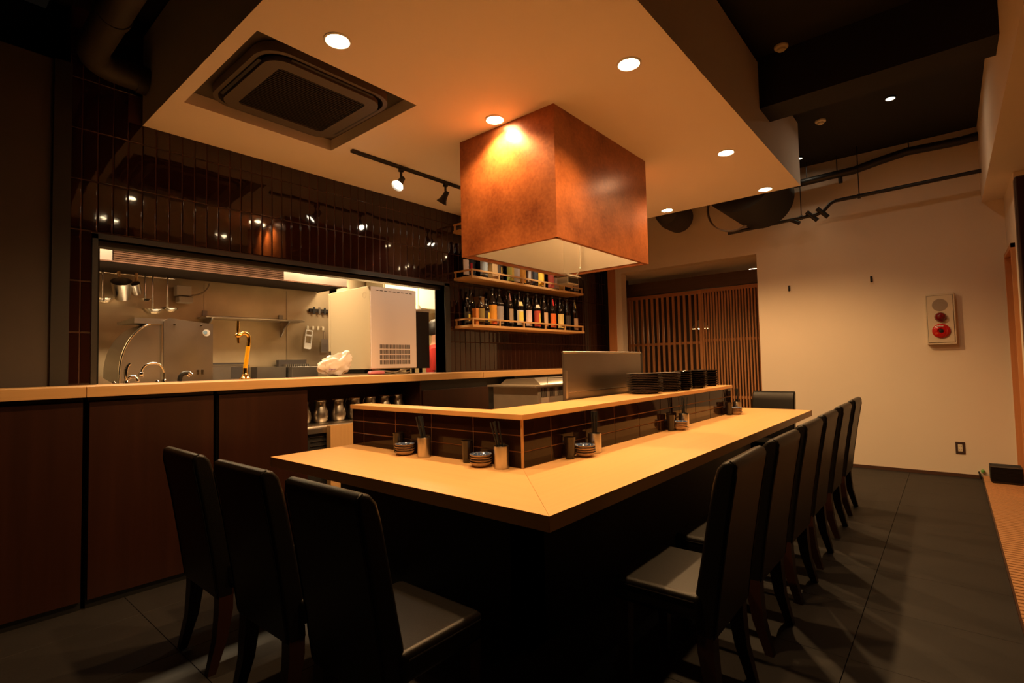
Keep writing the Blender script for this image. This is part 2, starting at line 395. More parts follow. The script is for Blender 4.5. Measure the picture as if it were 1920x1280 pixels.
cabinet(-2.3, -.62, 'dark walnut cabinet front at the end beyond the low grey wall')
cabinet(-.60, .664, 'widest dark walnut cabinet front below the low grey wall')
cabinet(.680, 1.335, 'dark walnut cabinet front directly beneath the two chrome taps')
cabinet(1.355, 1.985, 'dark walnut cabinet front under the brass beer tap')
# open bay: fridge with jugs on top, pale box
t = thing('undercounter_fridge', 'black undercounter fridge with steel rim and slotted front below the jugs', 'fridge', (1.995, 3.76, 0))
bx('body', 'dark_plastic', t, 0, 1.02, .03, .46, .02, .80)
bm = B(); prism(bm, [(0.0, .80), (.0, .835)] + arc((.03, .835), .03, PI, PI / 2, 5) + [(.48, .865), (.48, .80)], 0, 1.02, 0); obj('top', bm, 'steel', t)
for k in range(4): bx('slot', 'steel_dark', t, .05, .19, .022, .03, .77 - .035 * k, .773 - .035 * k)
t = thing('wooden_crate', 'plain light wooden box beside the slotted fridge front', 'box', (2.165, 3.70, 0))
bx('front', 'oak_z', t, 0, .42, 0, .02, 0, .84); bx('side', 'oak_z', t, 0, .02, .02, .058, 0, .84); bx('lid', 'oak_x', t, 0, .42, 0, .058, .84, .852)
jug_prof = [(.046, 0), (.058, .015), (.064, .05), (.060, .085), (.047, .125), (.043, .145), (.046, .165), (.050, .172)]
def jug(x, lab, y=3.93):
    t = thing('steel_jug', lab, 'jug', (x, y, .866), random.uniform(-.4, .4), 'steel jugs under the worktop')
    bm = B(); lathe(bm, jug_prof, 28); obj('body', bm, 'steel', t)
    bm = B(); lathe(bm, [(.049, .170), (.052, .174), (.049, .178), (.044, .174)], 28, cap0=False, cap1=False); obj('rim', bm, 'chrome', t)
    bm = B(); tube(bm, [(0, .045, .16), (0, .085, .17), (0, .105, .13), (0, .09, .07), (0, .058, .05)], .006, 8); obj('handle', bm, 'chrome', t)
    return t
for k, (x, lab) in enumerate([(2.06, 'steel jug at the cabinet end of the row, mostly shadowed'), (2.21, 'steel jug second from the cabinet door, with a bright streak'), (2.37, 'fully visible pear-shaped steel jug above the pale wooden box'),
                 (2.53, 'steel jug just before the raised ledge hides the row'), (2.685, 'steel jug, third from the far end of the row'), (2.835, 'steel jug, second from the far end of the row'), (2.985, 'steel jug at the far end of the row by the upright')]): jug(x, lab)
struct_up = thing('bay_divider', 'dark upright panel between jugs and the low leaning door', 'divider', (3.068, 3.71, 0)); bx('panel', 'walnut', struct_up, 0, .018, 0, .5, 0, 1.165)
cabinet(3.09, 3.985, 'low dark walnut door standing open below the worktop gap', z1=1.078)
t = thing('tall_cabinet', 'reddish walnut cabinet front behind the charcoal grill', 'cabinet', (4.43, 3.70, 0))
bx('carcass', 'black_metal', t, .002, 2.6, .024, .5, 0, 1.165); bx('door', 'red_walnut', t, .006, .75, 0, .022, .05, 1.14, bev=.002, seg=1); bx('door', 'red_walnut', t, .77, 1.5, 0, .022, .05, 1.14, bev=.002, seg=1)
struct('trim_2', 'black_metal', [(3.99, 4.42, 3.86, 3.90, 0, 1.165)])

# ------------------------------------------------------------------ dining counter
dc = thing('dining_counter', 'U-shaped pale beech bar counter with a raised tiled ledge', 'counter', (0, 0, 0))
X0, X1, Y0, Y1 = 1.41, 5.74, 1.046, 3.07; RX, RY = 1.968, 1.612; TH = .055
def board(poly, z0, z1, m, nm='board'):
    bm = B(); prism(bm, poly, z0, z1, 2); bmesh.ops.recalc_face_normals(bm, faces=bm.faces)
    bmesh.ops.bevel(bm, geom=list(bm.edges), offset=.0006, segments=1, affect='EDGES'); return obj(nm, bm, m, dc)
e = .0006
board([(X0, Y0 + e), (RX + .04, RY + .04 + e), (RX + .04, Y1), (X0, Y1)], CT - TH, CT, 'beech_y')
board([(X0 + e, Y0), (X1 - e, Y0), (5.14 - .04, RY + .04), (RX + .04 + e, RY + .04)], CT - TH, CT, 'beech_x')
board([(X1, Y0 + e), (X1, Y1), (5.10, Y1), (5.10, RY + .04 + e)], CT - TH, CT, 'beech_y')
# raised tiled wall
bm = B(); box(bm, RX + .0025, RX + .13, RY + .0025, 3.085, 0, 1.028); box(bm, RX + .13, 5.135, RY + .0025, RY + .13, 0, 1.028); obj('ledge_wall', bm, 'grout_bar', dc)
bm = B(); box(bm, 1.86, 1.976, 1.5, 3.06, 0, CT - TH); box(bm, 1.86, 5.3, 1.5, 1.612, 0, CT - TH); box(bm, 5.14, 5.3, 1.612, 3.06, 0, CT - TH); obj('base_panel', bm, 'black_metal', dc)
PH = (1.028 - CT) / 3
bcache = {}
def btile(L):
    L = round(L, 4)
    if L not in bcache:
        bm = B(); box(bm, -L / 2 + .0022, L / 2 - .0022, -.006, .014, -PH / 2 + .0022, PH / 2 - .0022, bev=.002, seg=1); bcache[L] = mesh_of('tile', bm, 'tile_bar')
    return bcache[L]
ys = [RY + .008, 1.95, 2.285, 2.62, 2.955, 3.085]
for k in range(3):
    zc = CT + PH * (k + .5)
    for a, b_ in zip(ys, ys[1:]): obj('tile', btile(b_ - a), None, dc, (RX + .006, (a + b_) / 2, zc), (0, random.gauss(0, .002), -PI / 2 + random.gauss(0, .002)))
    xs = [RX + .008, 2.21] + [2.21 + .335 * q for q in range(1, 9)] + [5.135]
    for a, b_ in zip(xs, xs[1:]): obj('tile', btile(b_ - a), None, dc, ((a + b_) / 2, RY + .006, zc), (random.gauss(0, .002), 0, random.gauss(0, .002)))
bx('corner_strip', 'oak_z', dc, RX - .002, RX + .008, RY - .002, RY + .008, CT, 1.028)
LZ0, LZ1 = 1.028, 1.054
board([(1.955, 1.598 + e), (2.105, 1.94 + e), (2.105, 3.09), (1.955, 3.09)], LZ0, LZ1, 'beech_y', 'ledge_board')
board([(1.955 + e, 1.598), (5.145, 1.598), (5.145, 1.94), (2.105 + e, 1.94)], LZ0, LZ1, 'beech_x', 'ledge_board')
dc.children[3].name = dc.children[3].name

# ------------------------------------------------------------------ chairs
def make_chair():
    t = thing('dining_chair', 'chair', 'chair', (0, 0, 0), 0, 'black leather dining chairs')
    W = .208
    # backrest: side profile (y,z) extruded across x; y=0 at the rear feet
    prof = [(.045, .31), (.02, .50), (-.015, .72), (-.048, .90), (-.052, .925), (-.044, .943), (-.028, .949), (-.004, .940), (.018, .915), (.035, .86), (.062, .72), (.092, .56), (.110, .47), (.118, .31)]
    bm = B(); prism(bm, prof, -W, W, 0)
    bmesh.ops.recalc_face_normals(bm, faces=bm.faces)
    es = [e_ for e_ in bm.edges if len(e_.link_faces) == 2 and e_.calc_face_angle(0) > .9]
    bmesh.ops.bevel(bm, geom=es, offset=.014, segments=3, affect='EDGES', profile=.5)
    bk = obj('backrest', bm, 'leather', t)
    for s in (-1, 1):
        bm = B(); tube(bm, [(s * (W - .006), y - .0, z) for y, z in [(.044, .33), (.0195, .50), (-.0155, .72), (-.0482, .895), (-.045, .937), (-.028, .946)]], .0028, 6); obj('seam', bm, 'leather', bk)
    bm = B(); box(bm, -.222, .222, .085, .435, .365, .462, bev=.022, seg=3)
    for v in bm.verts:
        if v.co.z > .44: v.co.z += .012 * max(0, 1 - (v.co.x / .2) ** 2) * max(0, 1 - ((v.co.y - .26) / .2) ** 2)
    st = obj('seat', bm, 'leather', t)
    bm = B(); tube(bm, [(-.2225, .11, .437), (-.2225, .415, .437), (-.205, .4355, .437), (.205, .4355, .437), (.2225, .415, .437), (.2225, .11, .437)], .003, 6); obj('seam', bm, 'leather', st)
    for s in (-1, 1):
        bm = B()
        path = [(s * .178, .082, .36), (s * .178, .080, .26), (s * .177, .066, .14), (s * .176, .028, .0)]
        rings = []
        for (x, y, z), h in zip(path, (.029, .029, .024, .017)):
            rings.append([bm.verts.new((x + a * h, y + b_ * h, z)) for a, b_ in ((-1, -1), (1, -1), (1, 1), (-1, 1))])
        for a, b_ in zip(rings, rings[1:]):
            for i in range(4): bm.faces.new((a[i], a[(i + 1) % 4], b_[(i + 1) % 4], b_[i]))
        bm.faces.new(rings[0]); bm.faces.new(rings[-1][::-1]); obj('leg', bm, 'leg_wood', t)
        bm = B(); rings = []
        for (x, y, z), h in zip([(s * .187, .40, .37), (s * .187, .40, 0)], (.026, .017)):
            rings.append([bm.verts.new((x + a * h, y + b_ * h, z)) for a, b_ in ((-1, -1), (1, -1), (1, 1), (-1, 1))])
        for i in range(4): bm.faces.new((rings[0][i], rings[0][(i + 1) % 4], rings[1][(i + 1) % 4], rings[1][i]))
        bm.faces.new(rings[0]); bm.faces.new(rings[1][::-1]); obj('leg', bm, 'leg_wood', t)
    return t
chair = make_chair()
CH = [(2.065, .630, 0, 'black leather chair on the long side, closest to the counter corner, seat lit'), (2.667, .630, 0, 'black leather chair on the long side, second from the counter corner'),
      (3.28, .634, 0, 'black leather chair on the long side, third from the counter corner'), (3.865, .638, 0, 'black leather chair on the long side, fourth from the counter corner'),
      (4.555, .645, 0, 'black leather chair on the long side, fifth from the counter corner'), (5.225, .652, 0, 'black leather chair on the long side nearest the plaster wall'),
      (.855, 2.66, -PI / 2, 'black leather chair on the short side nearest the walnut cabinets'), (.862, 2.055, -PI / 2, 'middle black leather chair of the three on the short side'),
      (.868, 1.475, -PI / 2, 'black leather chair on the short side nearest the counter corner'), (6.06, 1.465, PI / 2, 'black leather chair at the far counter end facing the camera')]
for i, (x, y, rz, lab) in enumerate(CH):
    rz += random.uniform(-.02, .02)
    if i == 0: chair.location = (x, y, 0); chair.rotation_euler = (0, 0, rz); chair['label'] = lab
    else: dup(chair, (x, y, 0), rz, lab)

# ------------------------------------------------------------------ extractor hood
HX0, HX1, HY0, HY1, HZ0 = 2.772, 4.13, 1.935, 2.83, 2.132
h = thing('extractor_hood', 'copper-brown box hood hanging from the lowered ceiling', 'hood', (0, 0, 0))
T = .03
for nm, a in (('side_panel', (HX0, HX0 + T, HY0 + .0012, HY1, HZ0, SZ)), ('front_panel', (HX0 + .0012, HX1, HY0, HY0 + T, HZ0, SZ)), ('side_panel', (HX1 - T, HX1, HY0 + T, HY1, HZ0, SZ)), ('back_panel', (HX0 + T, HX1 - T, HY1 - T, HY1, HZ0, SZ))):
    bx(nm, 'copper', h, *a)
bm = B(); t_ = .012; i0 = T + .001
box(bm, HX0 + i0, HX0 + i0 + t_, HY0 + i0, HY1 - i0, HZ0 + .02, SZ - .05); box(bm, HX1 - i0 - t_, HX1 - i0, HY0 + i0, HY1 - i0, HZ0 + .02, SZ - .05)
box(bm, HX0 + i0, HX1 - i0, HY0 + i0, HY0 + i0 + t_, HZ0 + .02, SZ - .05); box(bm, HX0 + i0, HX1 - i0, HY1 - i0 - t_, HY1 - i0, HZ0 + .02, SZ - .05); box(bm, HX0 + i0, HX1 - i0, HY0 + i0, HY1 - i0, SZ - .06, SZ - .05)
obj('liner', bm, 'liner', h)
bm = B(); cyl(bm, (3.2, 2.4, SZ - .075), .07, .015); lamp = obj('lamp', bm, 'lamp_recess', h)  # unseen lamp, added with the beam below to brighten the liner
spot('hood_fill_light', (3.2, 2.4, SZ - .085), 36, (3.2, 2.4, 0), 165, .3, .05)
# work lamp on a bent rod under the hood
t = thing('hanging_work_lamp', 'small steel work lamp hanging on a bent rod below the hood', 'lamp', (0, 0, 0))
bm = B(); tube(bm, [(4.03, 2.58, SZ - .061), (4.03, 2.58, 2.62), (4.05, 2.58, 2.55), (4.06, 2.58, 2.45), (4.06, 2.58, 2.20), (4.045, 2.58, 2.15), (3.95, 2.58, 2.075)], .007, 8); obj('rod', bm, 'chrome', t)
bm = B(); box(bm, 3.76, 3.93, 2.52, 2.64, 2.0, 2.065, bev=.008); obj('housing', bm, 'steel', t)
bm = B(); prism(bm, [(2.50, 2.065), (2.66, 2.065), (2.63, 2.09), (2.53, 2.09)], 3.735, 3.955, 0); obj('bracket', bm, 'chrome', t)
bx('reflector', 'soot_shade', t, 3.775, 3.915, 2.515, 2.52, 2.008, 2.055)

# ------------------------------------------------------------------ charcoal grill zone behind the ledge
t = thing('grill_screen', 'tall brushed steel splash screen behind the raised ledge', 'screen', (0, 0, 0))
bm = B(); prism(bm, [(2.90, 0.62), (4.06, .62), (4.06, 1.36), (4.05, 1.375), (2.90, 1.375)], 2.0, 2.012, 1) if False else box(bm, 2.90, 4.05, 2.0, 2.012, .62, 1.372, bev=.002, seg=1); obj('sheet', bm, 'steel_dark', t)
bm = B(); tube(bm, [(2.90, 2.006, 1.374), (4.06, 2.006, 1.374)], .009, 10); obj('rolled_edge', bm, 'steel', t)
bx('flange', 'steel', t, 2.90, 2.925, 1.985, 2.0, .95, 1.25); bx('seam', 'chrome', t, 2.95, 4.05, 1.996, 2.0, 1.098, 1.101)
bx('end_post', 'black_metal', t, 4.05, 4.085, 2.0, 2.05, .62, 1.372); bm = B(); cyl(bm, (4.03, 1.985, 1.05), .013, .15); obj('spout', bm, 'chrome', t)
t = thing('charcoal_grill', 'slotted steel grill with foil on top beside the splash screen', 'grill', (3.0, 2.3, .62))
bx('stand', 'black_metal', t, .02, .88, .02, .42, 0, .30)
bx('body', 'grill_steel', t, 0, .9, 0, .44, .30, .51, bev=.003, seg=1); bx('top_rim', 'grill_steel', t, -.05, .92, -.02, .46, .51, .525, bev=.002, seg=1)
for g_ in range(5):
    for k in range(4): bx('slot', 'soot_shade', t, .04 + g_ * .105 + k * .018, .048 + g_ * .105 + k * .018, -.003, .002, .435, .50)
bx('notice', 'tan_grey', t, .035, .125, -.004, -.001, .31, .43)
bm = B(); prism(bm, [(.02, .525), (.42, .525), (.36, .565), (.08, .575)], .06, .86, 0); obj('foil_cover', bm, 'foil', t)
bm = B(); tube(bm, [(.11, -.005, .53), (.11, -.005, .575), (.5, -.005, .565), (.82, -.005, .56)], .003, 6); obj('wire_rack', bm, 'chrome', t)
t = thing('red_pot', 'small glossy red pot in front of the slotted grill', 'pot', (3.14, 2.22, .90)); 
bm = B(); lathe(bm, [(.025, 0), (.05, .02), (.06, .055), (.052, .09), (.03, .10), (.0, .102)], 24, cap1=False); obj('body', bm, 'red', t)
bm = B(); lathe(bm, [(.008, .1), (.012, .112), (.0, .118)], 12, cap1=False); obj('knob', bm, 'red', t)
t = thing('prep_table', 'steel prep table hidden behind the raised ledge', 'table', (2.6, 2.02, 0))
bx('top', 'steel', t, 0, 2.3, 0, .95, .60, .62); bx('leg', 'steel_dark', t, .02, .06, .02, .06, 0, .6); bx('leg', 'steel_dark', t, 2.24, 2.28, .02, .06, 0, .6); bx('leg', 'steel_dark', t, .02, .06, .89, .93, 0, .6); bx('leg', 'steel_dark', t, 2.24, 2.28, .89, .93, 0, .6)
t = thing('steel_block', 'low steel block carrying the red pot', 'stand', (3.08, 2.17, .62)); bx('body', 'steel_dark', t, 0, .12, 0, .11, 0, .28, bev=.003, seg=1)

# ------------------------------------------------------------------ stacks of plates and bowls on the ledge
def plate_mesh(r, h_, name, m):
    bm = B(); lathe(bm, [(r * .62, 0), (r * .66, .0), (r * .74, h_ * .45), (r, h_ * .9), (r * 1.0, h_), (r * .97, h_ * 1.02), (r * .72, h_ * .62), (0.001, h_ * .55)], 36, cap1=False); return mesh_of(name, bm, m)
def stack(me, name, x, y, n_, dz, lab, cat, grp, z=LZ1):
    for k in range(n_):
        o = obj(name, me, None, None, (x + random.gauss(0, .0012), y + random.gauss(0, .0012), z + .0005 + k * dz), (0, 0, random.uniform(0, 6)))
        tag(o, lab if k < n_ - 1 else lab.replace(' in the ', ', topmost, in the ', 1), cat, grp)
pm1 = plate_mesh(.135, .018, 'dinner_plate', 'plate_black'); pm2 = plate_mesh(.098, .017, 'side_plate', 'plate_black'); pm3 = plate_mesh(.072, .026, 'small_bowl', 'lacquer'); pm4 = plate_mesh(.085, .026, 'small_bowl', 'lacquer')
stack(pm1, 'dinner_plate', 3.70, 1.80, 12, .0125, 'large matt black plate in the widest stack beside the splash screen', 'plate', 'stack of large black plates')
stack(pm2, 'side_plate', 4.0, 1.74, 12, .0125, 'medium black plate in the stack behind the widest one', 'plate', 'stack of medium black plates')
for x, y, nn, lab, g_ in ((4.20, 1.70, 9, 'glossy black bowl in the first bowl stack after the plates', 'first bowl stack'), (4.37, 1.76, 9, 'glossy black bowl in the second bowl stack after the plates', 'second bowl stack'),
                      (4.52, 1.70, 9, 'glossy black bowl in the third bowl stack after the plates', 'third bowl stack'), (4.70, 1.75, 9, 'glossy black bowl in the fourth bowl stack after the plates', 'fourth bowl stack')):
    stack(pm3, 'small_bowl', x, y, nn, .0165, lab, 'bowl', g_)
stack(pm4, 'small_bowl', 4.93, 1.74, 7, .021, 'wider glossy black bowl in the stack at the ledge end', 'bowl', 'bowl stack at the ledge end')

# ------------------------------------------------------------------ place settings on the counter
bm = B(); lathe(bm, [(.036, 0), (.038, .002), (.038, .108), (.0365, .11), (.0355, .108), (.0355, .006), (0.001, .006)], 32, cap1=False); holder_me = mesh_of('chopstick_holder', bm, 'steel')
bm = B(); lathe(bm, [(.022, 0), (.024, .002), (.031, .108), (.0325, .116), (.0305, .116), (.0285, .106), (.021, .008), (0.001, .008)], 28, cap1=False); cup_me = mesh_of('tumbler', bm, 'cup_black')
def dish():
    bm = B(); lathe(bm, [(.024, 0), (.030, .001), (.045, .009), (.057, .024)], 32, cap1=False); a = mesh_of('bowl', bm, 'dish_clay')
    bm = B(); lathe(bm, [(.0565, .0235), (.0585, .0255), (.0555, .0262)], 32, cap0=False, cap1=False); b_ = mesh_of('rim', bm, 'dish_rim')
    bm = B(); lathe(bm, [(.0555, .0262), (.043, .0125), (.028, .006), (.001, .005)], 32, cap0=False, cap1=False); c = mesh_of('glaze', bm, 'dish_blue')
    return a, b_, c
da, db, dg = dish()
bm = B(); tube(bm, [(0, 0, 0), (0, 0, .225)], [.0022, .0036], 6); stick_me = mesh_of('chopstick', bm, 'stick')
SETS = [((1.922, 2.295), (1.905, 2.448), (1.937, 2.552), 'on the short arm nearest the walnut cabinets', .9), ((1.925, 1.712), (1.902, 1.832), (1.936, 1.962), 'just before the tiled corner', .9),
        ((2.556, 1.562), (2.424, 1.545), (2.318, 1.572), 'on the long arm, first past the tiled corner', .25), ((3.85, 1.562), (3.722, 1.545), (3.638, 1.575), 'in the middle of the long arm', .25), ((5.13, 1.560), (5.02, 1.540), (4.93, 1.572), 'at the far end of the long arm', .25)]
for (hx, hy), (dx, dy), (cx, cy), where, lean in SETS:
    tag(obj('chopstick_holder', holder_me, None, None, (hx, hy, CT)), 'brushed steel chopstick holder ' + where, 'holder', 'chopstick holders')
    tag(obj('tumbler', cup_me, None, None, (cx, cy, CT)), 'small glossy black tumbler ' + where, 'cup', 'black tumblers')
    for k in range(4):
        t = thing('sauce_dish', ('blue patterned dish topping the stack ' if k == 3 else 'clay dish low in the stack ') + where, 'dish', (dx + random.gauss(0, .001), dy + random.gauss(0, .001), CT + .0125 * k), random.uniform(0, 6), 'sauce dishes ' + where)
        obj('bowl', da, None, t); obj('rim', db, None, t); obj('glaze', dg, None, t)
    for k in range(7):
        a = k * 2.4; r0 = .020
        bx_, by_ = hx + r0 * .6 * math.cos(a), hy + r0 * .6 * math.sin(a)
        if lean > .5: ln = (random.gauss(-.02, .05), .22 + random.gauss(0, .035))    # tilt towards +y
        else: ln = (random.gauss(.02, .03), random.gauss(.0, .03))
        # stay inside the rim
        o = obj('chopstick', stick_me, None, None, (bx_ - ln[0] * .05, by_ - ln[1] * .05 - (.006 if lean > .5 else 0), CT + .0075), (-ln[1], ln[0], 0))
        tag(o, 'dark slim chopstick in the steel holder ' + where, 'chopstick', 'chopsticks ' + where)

# ------------------------------------------------------------------ bottle shelves
def shelf(z0, label):
    t = thing('bottle_shelf', label, 'shelf', (4.02, 3.95, z0))
    L, D, h0, hr = 2.26, TW - .008 - 3.95, .028, .076
    bx('board', 'oak_x', t, 0, L, 0, D, 0, h0, bev=.0015, seg=1)
    bx('rail', 'oak_x', t, .004, L - .02, .004, .022, h0 + hr - .018, h0 + hr); bx('rail', 'oak_y', t, .004, .022, .022, D, h0 + hr - .018, h0 + hr); bx('rail', 'oak_y', t, L - .038, L - .02, .022, D, h0 + hr - .018, h0 + hr)
    for k in range(6): 
        x = .004 + k * (L - .042) / 5
        bx('rail_post', 'oak_z', t, x, x + .018, .005, .021, h0, h0 + hr - .018)
    bx('rail_post', 'oak_z', t, .005, .021, D - .03, D - .012, h0, h0 + hr - .018)
    return t
shelf(1.719, 'lower oak bottle shelf with rail on the dark tile wall'); shelf(2.260, 'upper oak bottle shelf half hidden by the copper hood'); shelf(2.80, 'topmost oak shelf behind the copper hood')
def bottle_prof(r, H_, kind):
    if kind == 'tall': return [(r * .92, 0), (r, .008), (r, H_ * .56), (r * .93, H_ * .62), (r * .62, H_ * .72), (r * .36, H_ * .80), (r * .29, H_ * .90), (r * .28, H_ * .955), (r * .34, H_ * .957), (r * .34, H_ * .965)]
    return [(r * .9, 0), (r, .008), (r, H_ * .62), (r * .85, H_ * .70), (r * .42, H_ * .78), (r * .32, H_ * .86), (r * .32, H_ * .95)]
bcm = {}
def patch(r, a0, a1, z0, z1, n_=10, taper=None):
    bm = B(); cols = []
    for i in range(n_ + 1):
        a = a0 + (a1 - a0) * i / n_
        cols.append((bm.verts.new((r * math.cos(a), r * math.sin(a), z0)), bm.verts.new(((taper or r) * math.cos(a), (taper or r) * math.sin(a), z1))))
    for p, q in zip(cols, cols[1:]): bm.faces.new((p[0], q[0], q[1], p[1]))
    return bm
def strokes(bm, r, ac, z0, z1, n_, seed, wdt=.5):
    rd = random.Random(seed)
    H_ = z1 - z0
    for k in range(n_):
        zc = z1 - H_ * (k + .5) / n_; ln = H_ / n_ * .8
        for q in range(3):
            a = ac + rd.uniform(-.16, .16) * wdt * 2; dz = rd.uniform(-ln / 2, ln / 2); da_ = rd.uniform(-.3, .3) * wdt; dz2 = rd.uniform(-ln / 2, ln / 2); th = .0035
            p = [(a, zc + dz), (a + da_, zc + dz2)]
            vs_ = []
            for (aa, zz), s in ((p[0], 1), (p[1], 1), (p[1], -1), (p[0], -1)):
                vs_.append(bm.verts.new((r * math.cos(aa + s * .03), r * math.sin(aa + s * .03), zz + s * th)))
            bm.faces.new(vs_)
def dai(bm, r, ac, z0, s):
    # the brushed character on the grey label: a horizontal bar crossed by two falling strokes
    def seg(p, q, th):
        (a, b_), (c, d) = p, q; dx, dz = c - a, d - b_; L = math.hypot(dx, dz); nx, nz = -dz / L * th, dx / L * th
        vs_ = [bm.verts.new((r * math.cos(ac + u / r), r * math.sin(ac + u / r), z0 + w_)) for u, w_ in ((a + nx, b_ + nz), (c + nx, d + nz), (c - nx, d - nz), (a - nx, b_ - nz))]
        bm.faces.new(vs_)
    seg((-.45 * s, .55 * s), (.45 * s, .65 * s), .05 * s); seg((0, 1.0 * s), (-.02 * s, .6 * s), .06 * s); seg((-.02 * s, .6 * s), (-.38 * s, .1 * s), .05 * s); seg((0, .58 * s), (.42 * s, .1 * s), .06 * s)
    seg((.0, -.15 * s), (-.3 * s, -.45 * s), .05 * s); seg((-.3 * s, -.45 * s), (-.2 * s, -.85 * s), .05 * s); seg((-.2 * s, -.85 * s), (.25 * s, -.75 * s), .05 * s); seg((.25 * s, -.75 * s), (.2 * s, -.35 * s), .05 * s)
FRONT = -PI / 2
def bottle(x, y, z, label, r=.053, H_=.445, kind='tall', glass='glass_black', lab=None, lz=(.035, .215), span=1.35, cap=None, tagc=None, tagz=(.262, .30), neck=None, ink='ink', second=None, marks=3, group='bottles on the lower shelf', special=None):
    t = thing('sake_bottle', label, 'bottle', (x, y, z + .0005), random.uniform(-.15, .15), group)
    k = (r, H_, kind, glass)
    if k not in bcm:
        bm = B(); lathe(bm, bottle_prof(r, H_, kind), 24); bcm[k] = mesh_of('glass', bm, glass)
    obj('glass', bcm[k], None, t)
    rc = r * .36 if kind == 'tall' else r * .36
    bm = B(); lathe(bm, [(rc, H_ * .95), (rc, H_ * .985), (rc * .9, H_)], 16); obj('cap', bm, cap or 'charcoal', t)
    if lab is not None:
        l = obj('label', patch(r + .0008, FRONT - span, FRONT + span, *lz), colmat(lab), t)
        if second: obj('print', patch(r + .0011, FRONT - second[1], FRONT + second[2], lz[0] + second[3], lz[1] - second[4]), colmat(second[0]), l)
        bm = B()
        if special == 'dai': dai(bm, r + .0016, FRONT + .35, lz[0] + .10, .055)
        else: strokes(bm, r + .0016, FRONT + .55, lz[0] + .03, lz[1] - .015, marks, hash((round(x, 3), round(z, 2))) % 9999)
        obj('print', bm, ink, l)
    if tagc: obj('neck_label', patch(r * .97, FRONT - .9, FRONT + .9, tagz[0], tagz[1], taper=r * .72), colmat(tagc), t)
    if neck: obj('neck_strip', patch(r * .62 + .002, FRONT - .5, FRONT + .3, H_ * .72, H_ * .93, taper=r * .29 + .002), colmat(neck), t)
    return t
def carton(x, y, z, wd, dp, ht, label, m, group):
    t = thing('bottle_carton', label, 'box', (x, y, z + .0005), random.uniform(-.1, .1), group)
    bx('body', m, t, -wd / 2, wd / 2, -dp / 2, dp / 2, 0, ht, bev=.002, seg=1); bx('lid', m, t, -wd / 2 - .001, wd / 2 + .001, -dp / 2 - .001, dp / 2 + .001, ht - .02, ht + .001)
ZL, ZU = 1.747, 2.288; YB = 4.035; G1, G2 = 'bottles on the lower shelf', 'bottles on the upper shelf'
bottle(4.085, 4.10, ZL, 'short bottle with cream cap at the hatch end of the lower shelf', r=.043, H_=.31, kind='short', lab=(.05, .04, .03), second=((.80, .60, .06), .5, .9, .02, .03), lz=(.03, .15), cap='cream', marks=2)
carton(4.125, 4.01, ZL, .045, .06, .185, 'slim orange carton at the hatch end of the lower shelf', colmat((.62, .22, .04)), G1)
bottle(4.20, 4.16, ZL, 'tall bottle with brown cap behind the slim orange carton', cap='baseboard_brown')
carton(4.33, 4.15, ZL, .085, .085, .345, 'upright plain wooden box behind the small yellow-labelled bottle', 'plain_box', G1)
bottle(4.225, 4.03, ZL, 'amber bottle with old gold label on the lower shelf', glass='glass_brown', H_=.33, r=.05, kind='short', lab=(.32, .22, .05), lz=(.04, .19))
bottle(4.322, 4.035, ZL, 'short black bottle with yellow label beside the wide orange label', r=.045, H_=.31, kind='short', lab=(.06, .04, .03), second=((.82, .62, .06), .35, .9, .015, .02), lz=(.03, .17), marks=2)
bottle(4.42, 4.025, ZL, 'tall black bottle with a wide amber-orange label', lab=(.80, .34, .03), lz=(.02, .245), span=1.5, second=((.70, .12, .02), .9, .6, .0, .19), marks=2)
bottle(4.545, 4.03, ZL, 'dark bottle with grey label bearing a large brushed character', lab=(.36, .32, .30), lz=(.03, .24), span=1.5, special='dai', tagc=(.40, .34, .28), tagz=(.27, .30), glass='glass_black')
bottle(4.735, 4.04, ZL, 'black bottle with narrow tan label on the lower shelf', lab=(.42, .31, .20), lz=(.05, .22), span=.8, neck=(.30, .12, .08))
bottle(4.915, 4.03, ZL, 'bottle with yellow and green label and pale yellow neck tag', lab=(.72, .66, .50), second=((.84, .66, .10), .9, 1.2, .05, .015), tagc=(.82, .70, .28), tagz=(.27, .32))
bottle(5.085, 4.03, ZL, 'bottle with white-pink label in the middle of the lower shelf', lab=(.80, .62, .56), lz=(.03, .225))
bottle(5.265, 4.03, ZL, 'bottle with red and yellow label and cream neck tag', lab=(.55, .07, .03), second=((.84, .60, .10), .1, 1.2, .03, .03), lz=(.03, .23), tagc=(.82, .74, .52), tagz=(.27, .31))
bottle(5.44, 4.04, ZL, 'bottle with beige label between the red and the orange labels', lab=(.68, .44, .26), lz=(.04, .22), span=1.0)
bottle(5.61, 4.03, ZL, 'bottle with bright orange label and red neck strip', lab=(.85, .17, .02), lz=(.03, .215), neck=(.60, .02, .02))
bottle(5.79, 4.03, ZL, 'bottle with pale yellow label and yellow collar on the lower shelf', lab=(.84, .66, .24), lz=(.03, .22), tagc=(.82, .66, .26), tagz=(.255, .29))
bottle(5.965, 4.035, ZL, 'black bottle with dark grey label, second from the passage end', lab=(.06, .045, .04), lz=(.04, .21), ink='tan_grey')
bottle(6.15, 4.035, ZL, 'black bottle with small tan label at the passage end', lab=(.52, .34, .22), lz=(.02, .18), span=1.0, neck=(.50, .38, .10))
for i, x in enumerate((4.64, 4.83, 5.0, 5.17, 5.355, 5.53, 5.70, 5.88, 6.06)): bottle(x, 4.165, ZL, 'plain dark bottle standing in the rear row of the lower shelf', group='rear row bottles on the lower shelf', glass=('glass_black', 'glass_brown', 'glass_green')[i % 3])
